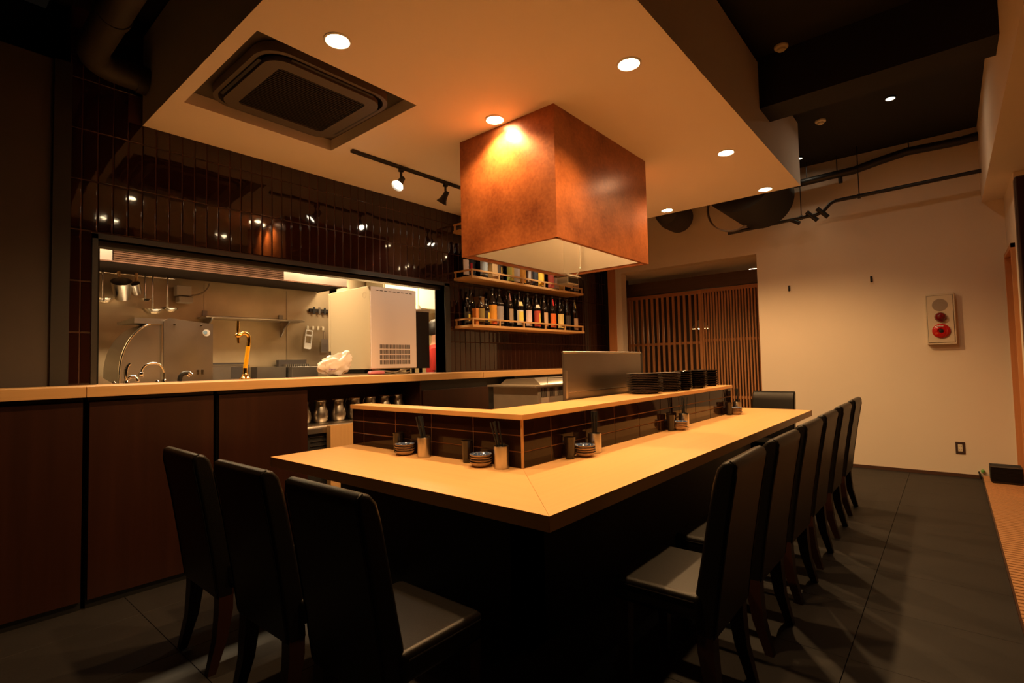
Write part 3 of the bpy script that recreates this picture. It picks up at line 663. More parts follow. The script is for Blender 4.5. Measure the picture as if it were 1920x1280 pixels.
UP = [(4.09, 4.14, 'bottle with white and pink label at the hatch end, upper shelf', dict(lab=(.80, .70, .62), lz=(.03, .20), tagc=(.55, .5, .42), tagz=(.27, .295), span=.9)),
      (4.185, 4.13, 'black bottle with red block and white brushed character beside the grey-blue label', dict(lab=(.015, .012, .012), second=((.62, .02, .03), .7, -.25, .04, .05), lz=(.02, .22), ink='white', marks=2)),
      (4.275, 4.02, 'bottle with grey-blue label and paper shoulder tag, upper shelf', dict(lab=(.30, .33, .34), lz=(.03, .19), tagc=(.55, .44, .33), tagz=(.26, .31))),
      (4.362, 4.09, 'bottle with mustard yellow label beside the plain wooden box, upper shelf', dict(lab=(.72, .52, .06), lz=(.04, .22), H_=.36, r=.045, kind='short', marks=2)),
      (4.55, 4.04, 'black bottle with thin gold picture label after the wooden box', dict(lab=(.05, .03, .02), second=((.50, .32, .05), .1, .5, .06, .06), lz=(.03, .22))),
      (4.66, 4.12, 'black bottle with red block and white character beside the yellow-green label', dict(lab=(.015, .012, .012), second=((.62, .02, .03), .7, -.25, .04, .08), lz=(.02, .22), ink='white', marks=2)),
      (4.75, 4.03, 'bottle with yellow-green wraparound label on the upper shelf', dict(lab=(.62, .68, .18), second=((.84, .64, .14), .3, 1.3, .02, .02), lz=(.02, .25), span=1.5)),
      (4.865, 4.03, 'bottle with white and light blue wraparound label', dict(lab=(.74, .76, .78), lz=(.02, .25), span=1.5)),
      (4.985, 4.03, 'bottle with wide golden orange wraparound label, upper shelf', dict(lab=(.84, .44, .07), lz=(.02, .255), span=1.5)),
      (5.115, 4.03, 'bottle with brown and silver label, upper shelf', dict(lab=(.10, .055, .035), second=((.45, .42, .40), .9, -.2, .02, .02), lz=(.02, .24))),
      (5.235, 4.03, 'bottle with dark navy label near the shelf middle', dict(lab=(.02, .022, .03), lz=(.02, .24), ink='tan_grey')),
      (5.36, 4.03, 'bottle with deep yellow label after the navy one', dict(lab=(.84, .52, .05), lz=(.02, .25), span=1.4)),
      (5.465, 4.10, 'bottle with khaki label beside the pink one', dict(lab=(.55, .38, .14), lz=(.04, .25))),
      (5.59, 4.03, 'bottle with salmon pink wraparound label', dict(lab=(.80, .20, .18), lz=(.02, .245), span=1.5, second=((.82, .62, .5), .2, 1.1, .15, .02), marks=1)),
      (5.71, 4.04, 'bottle with plain grey label near the hanging work lamp', dict(lab=(.48, .40, .34), lz=(.02, .24), marks=1)),
      (5.85, 4.05, 'bottle with ochre label partly behind the work lamp', dict(lab=(.55, .34, .06), lz=(.02, .2))),
      (5.98, 4.13, 'plain black bottle behind the work lamp', {}), (6.08, 4.06, 'black bottle with small cream label, second from the passage end, upper shelf', dict(lab=(.6, .5, .4), lz=(.04, .16), span=.6)),
      (6.185, 4.03, 'bottle with grey-brown label at the passage end, upper shelf', dict(lab=(.34, .27, .2), lz=(.03, .18), marks=2))]
for x, y, lab_, kw_ in UP: bottle(x, y, ZU, lab_, group=G2, **kw_)
carton(4.455, 4.04, ZU, .085, .085, .36, 'upright plain wooden box standing between bottles on the upper shelf', 'plain_box', G2)

# ------------------------------------------------------------------ ceiling fixtures
def downlight(x, y, lab):
    t = thing('downlight', lab, 'downlight', (x, y, SZ), 0, 'recessed downlights')
    bm = B(); lathe(bm, [(.072, 0), (.072, -.004), (.062, -.007), (.056, -.001)], 32, cap0=False, cap1=False); obj('trim_ring', bm, 'white', t)
    bm = B(); lathe(bm, [(.056, -.001), (.04, -.006), (.001, -.010)], 28, cap0=False, cap1=False); obj('lamp', bm, 'lamp_on', t)
    spot('downlight_beam', (x, y, SZ - .03), P_DOWN, None, 140, .5, .04)
DL = {(1.457, 1.345): 'lit ceiling downlight above the counter corner, at the frame edge', (2.70, 1.345): 'lit ceiling downlight in front of the copper hood towards the corner', (4.427, 1.35): 'lit ceiling downlight on the front row past the copper hood',
      (5.67, 1.36): 'lit ceiling downlight by the outer corner of the lowered ceiling', (1.457, 2.392): 'lit ceiling downlight beside the cassette air conditioner', (2.676, 2.374): 'lit ceiling downlight right against the copper hood', (4.43, 2.39): 'lit ceiling downlight hidden behind the copper hood', (5.655, 2.40): 'lit ceiling downlight above the passage end, back row'}
for (x, y), lab in DL.items(): downlight(x, y, lab)
def aisle(x, y, lab, z=CEIL, on=True, size=165, pw=1.):
    t = thing('ceiling_spot' if on else 'smoke_detector', lab, 'spotlight' if on else 'detector', (x, y, z))
    if on:
        bm = B(); lathe(bm, [(.045, 0), (.045, -.012), (.036, -.014), (.034, -.004)], 24, cap0=False, cap1=False); obj('trim_ring', bm, 'black_metal', t)
        bm = B(); lathe(bm, [(.034, -.004), (.001, -.010)], 24, cap0=False, cap1=False); obj('lamp', bm, 'lamp_aisle' if pw > .4 else 'lamp_aisle_dim', t)
        spot('aisle_beam', (x, y, z - .03), P_AISLE * pw, None, size, .8, .03, (1, .68, .36))
    else:
        bm = B(); lathe(bm, [(.05, 0), (.05, -.012), (.042, -.02)], 24, cap0=False); obj('base', bm, 'cream', t)
        bm = B(); lathe(bm, [(.03, -.018), (.028, -.034), (.001, -.036)], 24, cap0=False, cap1=False); obj('sensor', bm, 'cream', t)
aisle(5.90, .31, 'small bright spotlight in the middle of the black ceiling', size=105, pw=.6); aisle(6.92, 1.27, 'small bright spotlight at the corner of the lowered ceiling', size=80, pw=.3)
aisle(4.33, .88, 'round cream detector on the black ceiling before the beam', on=False); aisle(5.98, .89, 'round cream detector on the black ceiling past the beam', on=False)
# cassette air conditioner
ac = thing('air_conditioner', 'dark cassette air conditioner recessed in the lowered ceiling', 'air conditioner', (1.662, 3.155, SZ + .002))
def rrect(hx, hy, r, n_=6):
    p = []
    for cx, cy, a in ((hx - r, hy - r, 0), (-hx + r, hy - r, PI / 2), (-hx + r, -hy + r, PI), (hx - r, -hy + r, 1.5 * PI)): p += arc((cx, cy), r, a, a + PI / 2, n_)
    return p
bm = B(); prism(bm, rrect(.40, .40, .13), .075, .13, 2); obj('housing', bm, 'ac_grille', ac)
bm = B()
def ringmesh(bm, o_, i_, z0, z1):
    A = [bm.verts.new((x, y, z0)) for x, y in o_]; Bv = [bm.verts.new((x, y, z1)) for x, y in o_]; Cc = [bm.verts.new((x, y, z0)) for x, y in i_]; D = [bm.verts.new((x, y, z1)) for x, y in i_]
    n_ = len(o_)
    for i in range(n_):
        j = (i + 1) % n_
        bm.faces.new((A[i], A[j], Bv[j], Bv[i])); bm.faces.new((Cc[i], D[i], D[j], Cc[j])); bm.faces.new((A[i], Cc[i], Cc[j], A[j])); bm.faces.new((Bv[i], Bv[j], D[j], D[i]))
ringmesh(bm, rrect(.43, .43, .15), rrect(.405, .405, .135), .02, .075); obj('outer_rim', bm, 'ac_grey', ac)
bm = B(); ringmesh(bm, rrect(.375, .375, .11), rrect(.29, .29, .03), .0, .03); obj('panel', bm, 'ac_grey', ac)
for s in (0, 1, 2, 3):
    bm = B(); box(bm, -.27, .27, .382, .402, .012, .05); o = obj('vane', bm, 'ac_grille', ac); o.rotation_euler = (0, 0, s * PI / 2)
bm = B(); prism(bm, rrect(.29, .29, .03), .01, .02, 2); gr = obj('grille', bm, 'ac_grille', ac)
bm = B()
for k in range(28): box(bm, -.285, .285, -.28 + k * .0205, -.275 + k * .0205, .002, .012)
tag(obj('grille_slats', bm, 'ac_grille', gr), kind='stuff')
bm = B()
ringmesh(bm, [(-.51, -.52), (.49, -.52), (.49, .425), (-.51, .425)], [(-.5, -.51), (.48, -.51), (.48, .415), (-.5, .415)], .01, .02) if False else None
bm.free()
# track with spot heads
tr = thing('lighting_track', 'black lighting track with spot heads under the lowered ceiling', 'track light', (2.27, 3.54, SZ))
bx('rail', 'black_metal', tr, 0, 3.2, -.018, .018, -.022, 0, bev=.002, seg=1)
def head(x, tx, ty, tz, on):
    a = Vector((x, 0, -.075)); d = (Vector((tx, ty, tz))).normalized()
    bm = B(); box(bm, x - .018, x + .018, -.014, .014, -.05, -.022); tube(bm, [(x, 0, -.05), (x, 0, -.125)], .011, 8); st_ = obj('stem', bm, 'black_metal', tr)
    p = Vector((x, 0, -.125))
    bm = B(); tube(bm, [p - d * .035, p + d * .01, p + d * .05, p + d * .085], [.022, .026, .034, .052], 20, cap=False); bm.faces.new([v for v in bm.verts[:20]]); sh = obj('shade', bm, 'black_metal', tr)
    bm = B(); tube(bm, [p + d * .068, p + d * .072], [.040, .038], 20); obj('lamp', bm, 'lamp_track' if on else 'charcoal', tr)
    if on: spot('track_beam', Vector((2.27, 3.54, SZ)) + p + d * .095, P_TRACK, Vector((2.27, 3.54, SZ)) + p + d * 3, 60, .5, .03, (1, .78, .52))
head(.485, -.62, -.18, -.75, True); head(1.0, -.12, .60, -.85, True); head(2.0, .18, .42, -.9, True); head(2.9, .10, .45, -.9, True)  # last two heads are added out of sight to brighten the bottles

# ------------------------------------------------------------------ ducts and pipes
t = thing('ventilation_duct', 'fat grey round duct with elbow above the grey wall', 'duct', (0, 0, 0))
bm = B(); tube(bm, [(.74, -1.5, 3.33), (.735, 3.92, 3.33)] + [tuple(v) for v in bez((.735, 3.95, 3.33), (.735, 4.14, 3.32), (.88, 4.135, 3.31), 7)] + [(1.058, 4.135, 3.30)], .085, 24); obj('pipe', bm, 'duct_grey', t)
for y in (1.2, 2.6, 3.5):
    bm = B(); tube(bm, [(.737, y, 3.33), (.737, y + .05, 3.33)], .091, 24); obj('collar', bm, 'duct_grey', t)
bm = B(); tube(bm, [(1.0, 4.135, 3.303), (1.056, 4.135, 3.30)], .092, 24); obj('collar', bm, 'duct_grey', t)
t = thing('sprinkler_pipe', 'thin black sprinkler pipe crossing the plaster wall near the ceiling', 'pipe', (0, 0, 0))
bm = B(); tube(bm, [(7.0, 2.15, 2.955), (7.0, 1.12, 3.0), (7.0, 1.06, 3.02), (7.0, .985, 3.10), (7.0, .93, 3.12), (7.0, -.33, 3.145)], .021, 12); obj('run', bm, 'black_metal', t)
for y, z, d in ((1.18, 2.99, 1), (1.07, 3.01, -1)):
    bm = B(); tube(bm, [(6.98, y + .05, z + .055), (7.0, y, z), (7.02, y - .055, z - .06)], .026, 12); obj('fitting', bm, 'black_metal', t)
bm = B(); tube(bm, [(7.0, 1.40, 2.985), (7.0, 1.31, 2.93)], .024, 12); obj('fitting', bm, 'black_metal', t)
for y, z in ((1.29, 2.995), (.70, 3.12)):
    bm = B(); tube(bm, [(7.0, y, z), (7.0, y, CEIL)], .005, 6); obj('hanger', bm, 'black_metal', t)
    bm = B(); tube(bm, [(7.0, y + .014, z), (7.0, y - .014, z)], .028, 12); obj('clamp', bm, 'black_metal', t)
t = thing('cable_bundle', 'thick wavy black cable bundle high on the plaster wall', 'cable', (0, 0, 0))
bm = B(); tube(bm, [(7.15, 1.7, 3.46), (7.15, 1.3, 3.46), (7.15, 1.0, 3.47), (7.15, .75, 3.475), (7.15, .5, 3.52), (7.15, .25, 3.555), (7.15, 0, 3.545), (7.15, -.2, 3.54), (7.15, -.33, 3.55)], .045, 12); obj('sheath', bm, 'black_metal', t)
for y, z in ((.92, 3.47), (.24, 3.555), (1.24, 3.46)):
    bm = B(); tube(bm, [(7.15, y, z), (7.15, y, CEIL)], .005, 6); obj('hanger', bm, 'black_metal', t)
bm = B(); tube(bm, [(7.15, .89, 3.45), (7.15, .89, 3.36)], .022, 10); obj('stub', bm, 'black_metal', t)
t = thing('exhaust_duct', 'large dark round exhaust duct hanging behind the lowered ceiling', 'duct', (0, 0, 0))
bm = B(); tube(bm, [(5.9, 1.70, 3.29), (6.90, 1.70, 3.29)], .37, 40); obj('body', bm, 'ceiling_black', t)
bm = B(); lathe(bm, [(.30, 0), (.315, 0), (.315, .05), (.30, .05)], 40, (6.7, 2.0, 3.22), 0, False, False); obj('strap', bm, 'steel_dark', t)
for x in (6.1, 6.7):
    bm = B(); tube(bm, [(x, 1.70, 3.62), (x, 1.70, CEIL)], .006, 6); obj('hanger', bm, 'black_metal', t)
t = thing('air_diffuser', 'small grey round duct end below the lowered ceiling by the hood', 'duct', (0, 0, 0))
bm = B(); lathe(bm, [(.05, 0), (.16, .06), (.20, .25), (.20, .5)], 28, (6.55, 2.82, 3.30), 0); obj('body', bm, 'duct_grey', t); bm = B(); tube(bm, [(6.95, 2.82, 3.45), (6.95, 2.82, CEIL)], .006, 6); obj('hanger', bm, 'black_metal', t)

# ------------------------------------------------------------------ passage: slatted sliding screens, beam, lamps
SXP = 8.0
pw = struct('beam_passage', 'old_beam', [(SXP - .06, SXP + .10, 1.6, 4.29, 2.40, 2.60)]); struct('column_passage', 'old_post', [(SXP - .07, SXP + .09, 4.175, 4.30, 0, 2.694)])
def screen(y0, y1, n_, wd, lab, rails, dx=0.):
    t = thing('slatted_screen', lab, 'screen', (SXP + dx, y0, 0), 0, 'slatted wooden sliding screens')
    L = y1 - y0
    bx('stile', 'cedar_z', t, 0, .035, 0, .045, .02, 2.39); bx('stile', 'cedar_z', t, 0, .035, L - .045, L, .02, 2.39)
    bx('rail', 'cedar_y', t, 0, .035, .045, L - .045, 2.335, 2.39); bx('rail', 'cedar_y', t, 0, .035, .045, L - .045, .02, .10)
    for z in rails: bx('rail', 'cedar_y', t, .016, .03, .045, L - .045, z - .02, z + .02)
    sm = B(); box(sm, -.012, .014, -wd / 2, wd / 2, .10, 2.335); me = mesh_of('slat', sm, 'cedar_z')
    for k in range(n_):
        y = .045 + (L - .09) * (k + .5) / n_; obj('slat', me, None, t, (.0, y, 0))
screen(2.90, 4.165, 13, .034, 'wide-spaced slatted wooden screen next to the dark post', (1.575, .72))
screen(1.75, 2.93, 26, .019, 'closely slatted wooden screen beside the plaster wall', (1.60, .74), -.045)
t = thing('pendant_lamp', 'small cream pendant lamp glimpsed behind the slatted screens', 'lamp', (9.2, 3.37, 0))
bm = B(); tube(bm, [(0, 0, 2.69), (0, 0, 2.02)], .006, 6); obj('cord', bm, 'black_metal', t)
bm = B(); lathe(bm, [(.02, 2.02), (.05, 2.0), (.15, 1.88), (.15, 1.86)], 24, cap0=True, cap1=False); obj('shade', bm, 'lamp_cream', t)
bm = B(); lathe(bm, [(.02, 1.93), (.045, 1.89), (.03, 1.85), (.001, 1.84)], 16, cap1=False); obj('bulb', bm, 'lamp_recess', t)
l = bpy.data.lights.new('pendant_light', 'POINT'); l.energy = P_RECESS; l.color = WARM; l.shadow_soft_size = .05; o = bpy.data.objects.new('pendant_light', l); C.objects.link(o); o.location = (9.2, 3.37, 1.78)
t = thing('passage_downlight', 'small lit downlight in the passage ceiling beside the plaster wall', 'downlight', (8.50, 2.26, 2.694))
bm = B(); lathe(bm, [(.075, 0), (.072, -.006), (.058, -.002)], 28, cap0=False, cap1=False); obj('trim_ring', bm, 'white', t); bm = B(); lathe(bm, [(.058, -.002), (.001, -.006)], 24, cap0=False, cap1=False); obj('lamp', bm, 'lamp_recess', t)
spot('passage_beam', (8.50, 2.26, 2.67), P_RECESS, None, 140, .5, .04)

# ------------------------------------------------------------------ things on the plaster wall
t = thing('fire_alarm_box', 'cream fire alarm box with red button on the plaster wall', 'alarm', (FW, .055, 1.41), 0)
bx('case', 'alarm_cream', t, -.07, 0, -.125, .125, 0, .55, bev=.006); bx('cover', 'alarm_cream', t, -.076, -.07, -.108, .108, .022, .528, bev=.003, seg=1)
bm = B(); ringmesh(bm, [(-.111, .019), (.111, .019), (.111, .531), (-.111, .531)], [(-.1085, .0215), (.1085, .0215), (.1085, .5285), (-.1085, .5285)], 0, .002)
for v in bm.verts: v.co = Vector((-.0705 - v.co.z, v.co.x, v.co.y))
obj('cover_gap', bm, 'soot_shade', t)
def disc(r, zc, prof, m, nm):
    bm = B(); lathe(bm, [(rr * r, -hh) for rr, hh in prof], 32, (-.076, 0, zc), 0, cap1=False); return obj(nm, bm, m, t)
disc(.066, .425, [(1, 0), (1, .002), (.001, .002)], 'speaker_grey', 'speaker'); disc(.052, .295, [(1, 0), (.96, .018), (.75, .038), (.4, .048), (.001, .05)], 'dark_red', 'lamp_dome'); rb = disc(.078, .145, [(1, 0), (.98, .01), (.8, .022), (.4, .026), (.34, .018), (.001, .018)], 'red', 'call_plate')
bm = B(); lathe(bm, [(.022, 0), (.02, -.026), (.001, -.028)], 20, (-.076, 0, .145), 0, cap1=False); obj('button', bm, 'black_metal', rb)
bm = B()
for k in range(6): box(bm, -.104, -.1005, .028 - k * .0095, .034 - k * .0095, .192, .203)
obj('lettering', bm, 'white', rb)
t = thing('power_outlet', 'brown wall outlet plate with cream double socket', 'outlet', (FW, -.043, .305))
bx('plate', 'outlet_brown', t, -.008, 0, -.039, .039, -.063, .063, bev=.002, seg=1); sk = bx('socket', 'cream', t, -.012, -.008, -.018, .018, -.037, .037, bev=.001, seg=1)
for y in (-.008, .008):
    for z in (-.018, .018): bx('slot', 'soot_shade', sk, -.0125, -.012, y - .002, y + .002, z - .007, z + .007)
def hook(y, z, lab):
    t = thing('wall_hook', lab, 'hook', (FW, y, z), 0, 'black wall hooks')
    bx('plate', 'black_metal', t, -.008, 0, -.012, .012, -.035, .035, bev=.002, seg=1); bm = B(); tube(bm, [(-.008, 0, .01), (-.03, 0, .0), (-.04, 0, -.025), (-.03, 0, -.04)], .006, 8); obj('prong', bm, 'black_metal', t)
hook(1.519, 2.19, 'small black hook on the plaster wall nearer the slatted screens'); hook(.654, 2.20, 'small black hook on the plaster wall nearer the alarm box')
t = thing('cable_end', 'tiny green-tipped cable end where the deck meets the plaster wall', 'cable', (7.27, -.19, 0))
bm = B(); tube(bm, [(0, 0, 0), (0, .005, .05), (.01, .012, .075)], .008, 8); obj('stub', bm, 'black_metal', t); bm = B(); lathe(bm, [(.004, .06), (.016, .07), (.016, .09), (.004, .1)], 10, (.01, -.02, 0)); obj('tip', bm, 'green', t)

# ------------------------------------------------------------------ slatted deck at the right
dk = thing('wooden_deck', 'low deck of narrow wooden slats along the aisle', 'deck', (0, 0, 0))
bx('bearer', 'leg_wood', dk, 2.6, FW - .02, -.215, -.20, .0, .022); bx('bearer', 'leg_wood', dk, 2.6, FW - .02, -.49, -.46, .0, .022); bx('bearer', 'leg_wood', dk, 2.6, 6.2, -1.1, -1.07, .0, .022)
sm = B(); box(sm, -.0165, .0165, -.49, -.208, .022, .036, bev=.002, seg=1); sme = mesh_of('slat', sm, 'deck_wood'); sm = B(); box(sm, -.0165, .0165, -1.3, -.208, .022, .036, bev=.002, seg=1); sml = mesh_of('slat', sm, 'deck_wood')
for k in range(94):
    x = 7.26 - k * .05
    if abs((k % 24) - 12) < .5: pass
    obj('slat', sme if x > 6.25 else sml, None, dk, (x, 0, 0))
tray_me = B(); lathe(tray_me, [(.12, 0), (.15, .004), (.165, .022), (.16, .022), (.145, .008), (.001, .006)], 4, cap1=False); tray_me = mesh_of('serving_tray', tray_me, 'dark_plastic')
for k in range(11): tag(obj('serving_tray', tray_me, None, None, (7.02, -.49 + .12, .0365 + k * .0135), (0, 0, PI / 4)), 'black square tray in the stack on the deck by the doorway', 'tray', 'stack of black trays')
t = thing('dark_post', 'dark brown post cutting off the frame edge beside the doorway', 'post', (5.55, -.44, 0)); bm = B(); box(bm, -.05, .06, -.14, .0, 0.036, 2.66, bev=.02, seg=3); obj('shaft', bm, 'leg_wood', t)

# ------------------------------------------------------------------ kitchen contents seen through the hatch
kh = thing('kitchen_hood', 'steel kitchen extractor canopy with brown louvred filters', 'hood', (0, 0, 0))
bm = B(); box(bm, .45, 1.11, 5.25, 5.265, 2.23, 2.62); box(bm, 2.553, 3.29, 5.25, 5.265, 2.23, 2.62); box(bm, 1.11, 2.553, 5.255, 5.262, 2.36, 2.62); obj('skirt', bm, 'steel', kh)
bm = B(); box(bm, 3.275, 3.29, 5.265, 5.89, 2.23, 2.62); box(bm, .45, 3.275, 5.265, 5.89, 2.6, 2.62); obj('canopy', bm, 'steel_dark', kh)
bx('cavity_shade', 'soot_shade', kh, .46, 3.26, 5.27, 5.885, 2.24, 2.26); bx('lip', 'chrome', kh, .45, 3.29, 5.235, 5.25, 2.222, 2.232)  # dark sheet added as the shade inside the open canopy
for k in range(7): bx('louvre', 'bronze_filter', kh, 1.115, 2.55, 5.238 + .001 * (k % 2), 5.255, 2.236 + k * .019, 2.251 + k * .019, bev=.002, seg=1)
bm = B(); tube(bm, [(.5, 5.78, 2.215), (1.72, 5.78, 2.215)], .008, 8); rail = obj('utensil_rail', bm, 'chrome'); tag(rail, 'thin steel rail under the kitchen canopy holding ladles', 'rail')
def ladle(x, ln, rb_, lab, wood_=False, y=5.76, sieve=False):
    t = thing('sieve_ladle' if sieve else 'soup_ladle', lab, 'ladle', (x, y, 2.205), random.uniform(-.25, .25), 'ladles hanging in the kitchen')
    bm = B(); tube(bm, [(0, .012, .012), (0, -.004, .02), (0, -.01, .0), (0, -.006, -ln)], .013 if wood_ else .0085, 8); obj('handle', bm, 'plain_box' if wood_ else 'chrome', t)
    if sieve:
        bm = B(); lathe(bm, [(.058, 0), (.068, .06), (.076, .165), (.081, .17), (.072, .165), (.052, .004), (.001, .004)], 22, cap1=False); o = obj('basket', bm, 'steel', t); o.location = (.02, -.03, -ln - .10); o.rotation_euler = (.5, -.35, 0)
        if rb_ < .055: o.scale = (.62, .62, .62); o.location = (.005, -.02, -ln - .06)
    else:
        bm = B(); lathe(bm, [(.001, -rb_ * .62), (rb_ * .6, -rb_ * .5), (rb_ * .92, -rb_ * .18), (rb_, 0), (rb_ * .95, 0), (rb_ * .85, -rb_ * .17), (rb_ * .5, -rb_ * .42), (.001, -rb_ * .52)], 24, cap0=False, cap1=False); o = obj('bowl', bm, 'chrome', t); o.location = (0, -rb_ * .9, -ln + .005); o.rotation_euler = (.12, 0, 0)
LD = [(.96, .23, .075, 'steel ladle at the tiled end of the rail', 0, 0, 5.76), (1.06, .26, .07, 'second steel ladle from the tiled end', 0, 0, 5.76), (1.15, .24, .085, 'steel ladle in the cluster before the strainer basket', 0, 0, 5.76),
      (1.265, .12, .06, 'deep strainer basket with a wooden handle on the rail', 1, 1, 5.76), (1.40, .11, .05, 'smaller strainer basket with a wooden handle', 1, 1, 5.76), (1.47, .215, .05, 'narrow steel ladle between strainer and large ladle', 0, 0, 5.76), (1.53, .31, .09, 'largest round steel ladle hanging lowest', 0, 0, 5.76), (1.65, .29, .072, 'steel ladle at the socket box end of the rail', 0, 0, 5.76)]
for x, ln, rb_, lab, wd_, sv, yy in LD: ladle(x, ln, rb_, lab, bool(wd_), y=yy, sieve=bool(sv))
t = thing('socket_box', 'grey steel socket box with curved cable under the canopy', 'socket box', (1.80, 5.80, 1.985))
bx('upper_box', 'tan_grey', t, -.07, .06, -.05, .05, .07, .17, bev=.006); bx('lower_box', 'tan_grey', t, -.055, .075, -.06, .05, 0, .062, bev=.01); bm = B(); tube(bm, bez((.06, 0, .08), (.22, 0, .10), (.24, 0, .22), 8), .008, 8); obj('cable', bm, 'cable', t)
t = thing('wall_shelf', 'narrow steel wall shelf on brackets behind the beer tap', 'shelf', (0, 0, 0))
bx('board', 'steel', t, 1.96, 3.0, 5.66, 5.89, 1.842, 1.862, bev=.004, seg=1)
for x in (2.02, 2.82):
    bm = B(); prism(bm, [(5.89, 1.842), (5.68, 1.842), (5.70, 1.815), (5.80, 1.77), (5.85, 1.70), (5.89, 1.67)], x, x + .012, 0); obj('bracket', bm, 'steel_dark', t)
    bx('bracket_plate', 'steel_dark', t, x - .015, x + .03, 5.885, 5.897, 1.865, 1.93)
# stainless machine with curved cover
t = thing('noodle_boiler', 'steel machine with quarter-round cover and flat splash plate', 'kitchen machine', (0, 0, 0))
bm = B(); prism(bm, [(1.0, 1.394)] + [(1.30 + .42 * math.sin(a), 1.394 - .285 * math.cos(a)) for a in [PI / 2 * k / 12 for k in range(12, -1, -1)]] + [(1.0, 1.109)], 5.0, 5.5, 1); obj('drum', bm, 'steel', t)
bm = B(); tube(bm, [(1.394 - .285 * math.cos(a), 4.995, 1.30 + .42 * math.sin(a)) for a in [PI / 2 * k / 14 for k in range(15)]], .010, 8); tube(bm, [(1.109, 4.995, 1.0), (1.109, 4.995, 1.30)], .010, 8); obj('drum_edge', bm, 'chrome', t)
bm = B(); prism(bm, [(.9, 1.40), (.9, 1.775), (1.716, 1.775), (1.752, 1.44), (1.726, 1.40)], 4.965, 4.98, 1); pl = obj('splash_plate', bm, 'steel_dark', t)
bm = B(); prism(bm, [(4.98, 1.70), (5.5, 1.72), (5.5, 1.74), (4.98, 1.745)], 1.20, 1.42, 0); obj('cover_lid', bm, 'steel', t)
bm = B(); lathe(bm, [(.030, 0), (.030, -.001), (.001, -.001)], 24, (1.722, 4.9635, 1.637), 1, cap1=False); stk = obj('sticker', bm, 'white', pl); stk['label'] = 'round white sticker with a blue mark'; bm = B(); lathe(bm, [(.017, 0), (.017, -.0008), (.001, -.0008)], 16, (1.712, 4.9622, 1.64), 1, cap1=False); obj('print', bm, 'sticker_blue', stk)
for x, z in ((1.475, 1.70), (1.68, 1.70)): bx('bolt', 'chrome', pl, x - .008, x + .008, 4.958, 4.965, z - .004, z + .004)
for x in (1.655, 1.69): bx('latch', 'chrome', pl, x - .010, x + .010, 4.960, 4.965, 1.275, 1.315)
t = thing('kitchen_bench', 'steel kitchen bench with sink behind the hatch sill', 'bench', (0, 0, 0)); bx('top', 'steel_dark', t, .5, 3.4, 4.95, 5.89, .86, .9); bx('body', 'steel_dark', t, .52, 3.38, 5.0, 5.88, .05, .86)
t = thing('sloped_tray', 'slanted steel sheet in the hatch corner', 'steel sheet', (0, 0, 0)); bm = B(); prism(bm, [(1.17, .82), (1.38, .82), (1.24, 1.0), (1.17, 1.10)], 4.68, 4.69, 1) if False else prism(bm, [(1.17, .80), (1.37, .80), (1.17, 1.08)], 4.68, 4.69, 1); obj('sheet', bm, 'steel', t)
bx('foot', 'steel_dark', t, .85, 1.05, 4.66, 4.72, .9, 1.18)
bm = B(); box(bm, .45, 1.15, 5.885, 5.893, 1.555, 1.572); tag(obj('wall_strip', bm, 'cream'), 'pale horizontal strip on the steel wall by the ladles', 'strip')
# burner back panels and fryer
t = thing('cooking_range', 'scorched steel range panel behind the beer tap', 'range', (0, 0, 0)); bx('panel', 'steel_dark', t, 2.06, 2.44, 5.80, 5.86, .9, 1.36); bx('shelf_gap', 'soot_shade', t, 2.06, 2.42, 5.79, 5.80, 1.365, 1.385)
bx('scorch', 'soot_shade', t, 2.25, 2.40, 5.797, 5.80, 1.22, 1.34)
t = thing('fryer', 'low steel fryer with slotted top against the kitchen wall', 'fryer', (0, 0, 0)); bx('body', 'steel_dark', t, 2.79, 3.10, 5.55, 5.80, .9, 1.33, bev=.005); bx('vent_back', 'soot_shade', t, 2.76, 3.09, 5.80, 5.86, 1.30, 1.41)
for k in range(13): bx('slot', 'steel', t, 2.80 + k * .022, 2.81 + k * .022, 5.70, 5.80, 1.33, 1.36)
bx('side_box', 'steel_dark', t, 2.46, 2.775, 5.66, 5.82, .9, 1.335)
# taps
def tap(x, y, lab, spread, hgt, m='chrome'):
    t = thing('sink_tap', lab, 'tap', (x, y, WT))
    bm = B(); lathe(bm, [(.018, 0), (.016, .015), (.010, .022)], 16); obj('base', bm, m, t)
    bm = B(); tube(bm, [(0, 0, .02), (0, 0, hgt * .5)] + [tuple(v) for v in bez((0, 0, hgt * .55), (-spread * .15, 0, hgt * 1.12), (-spread * .6, 0, hgt), 6)] + [tuple(v) for v in bez((-spread * .65, 0, hgt * .99), (-spread * .95, 0, hgt * .9), (-spread, 0, hgt * .55), 6)], .0075, 10); obj('spout', bm, m, t)
    bm = B(); lathe(bm, [(.012, 0), (.016, .01), (.016, .03), (.010, .036)], 12, (-spread, 0, hgt * .30)); obj('nozzle', bm, m, t)
tap(1.245, 4.40, 'arched chrome swan-neck tap on the hatch sill', .14, .135)
t = thing('sink_tap', 'short curved chrome tap at the tiled end of the sill', 'tap', (1.02, 4.40, WT))
bm = B(); lathe(bm, [(.018, 0), (.016, .015), (.010, .022)], 16); obj('base', bm, 'chrome', t); bm = B(); tube(bm, bez((0, 0, .02), (-.015, 0, .11), (.02, 0, .135), 8), [.013] * 5 + [.011, .010, .010, .009], 10); obj('lever', bm, 'chrome', t); bm = B(); tube(bm, bez((.0, 0, .03), (.05, -.01, .07), (.06, -.02, .01), 8), .012, 10); obj('spout', bm, 'chrome', t)
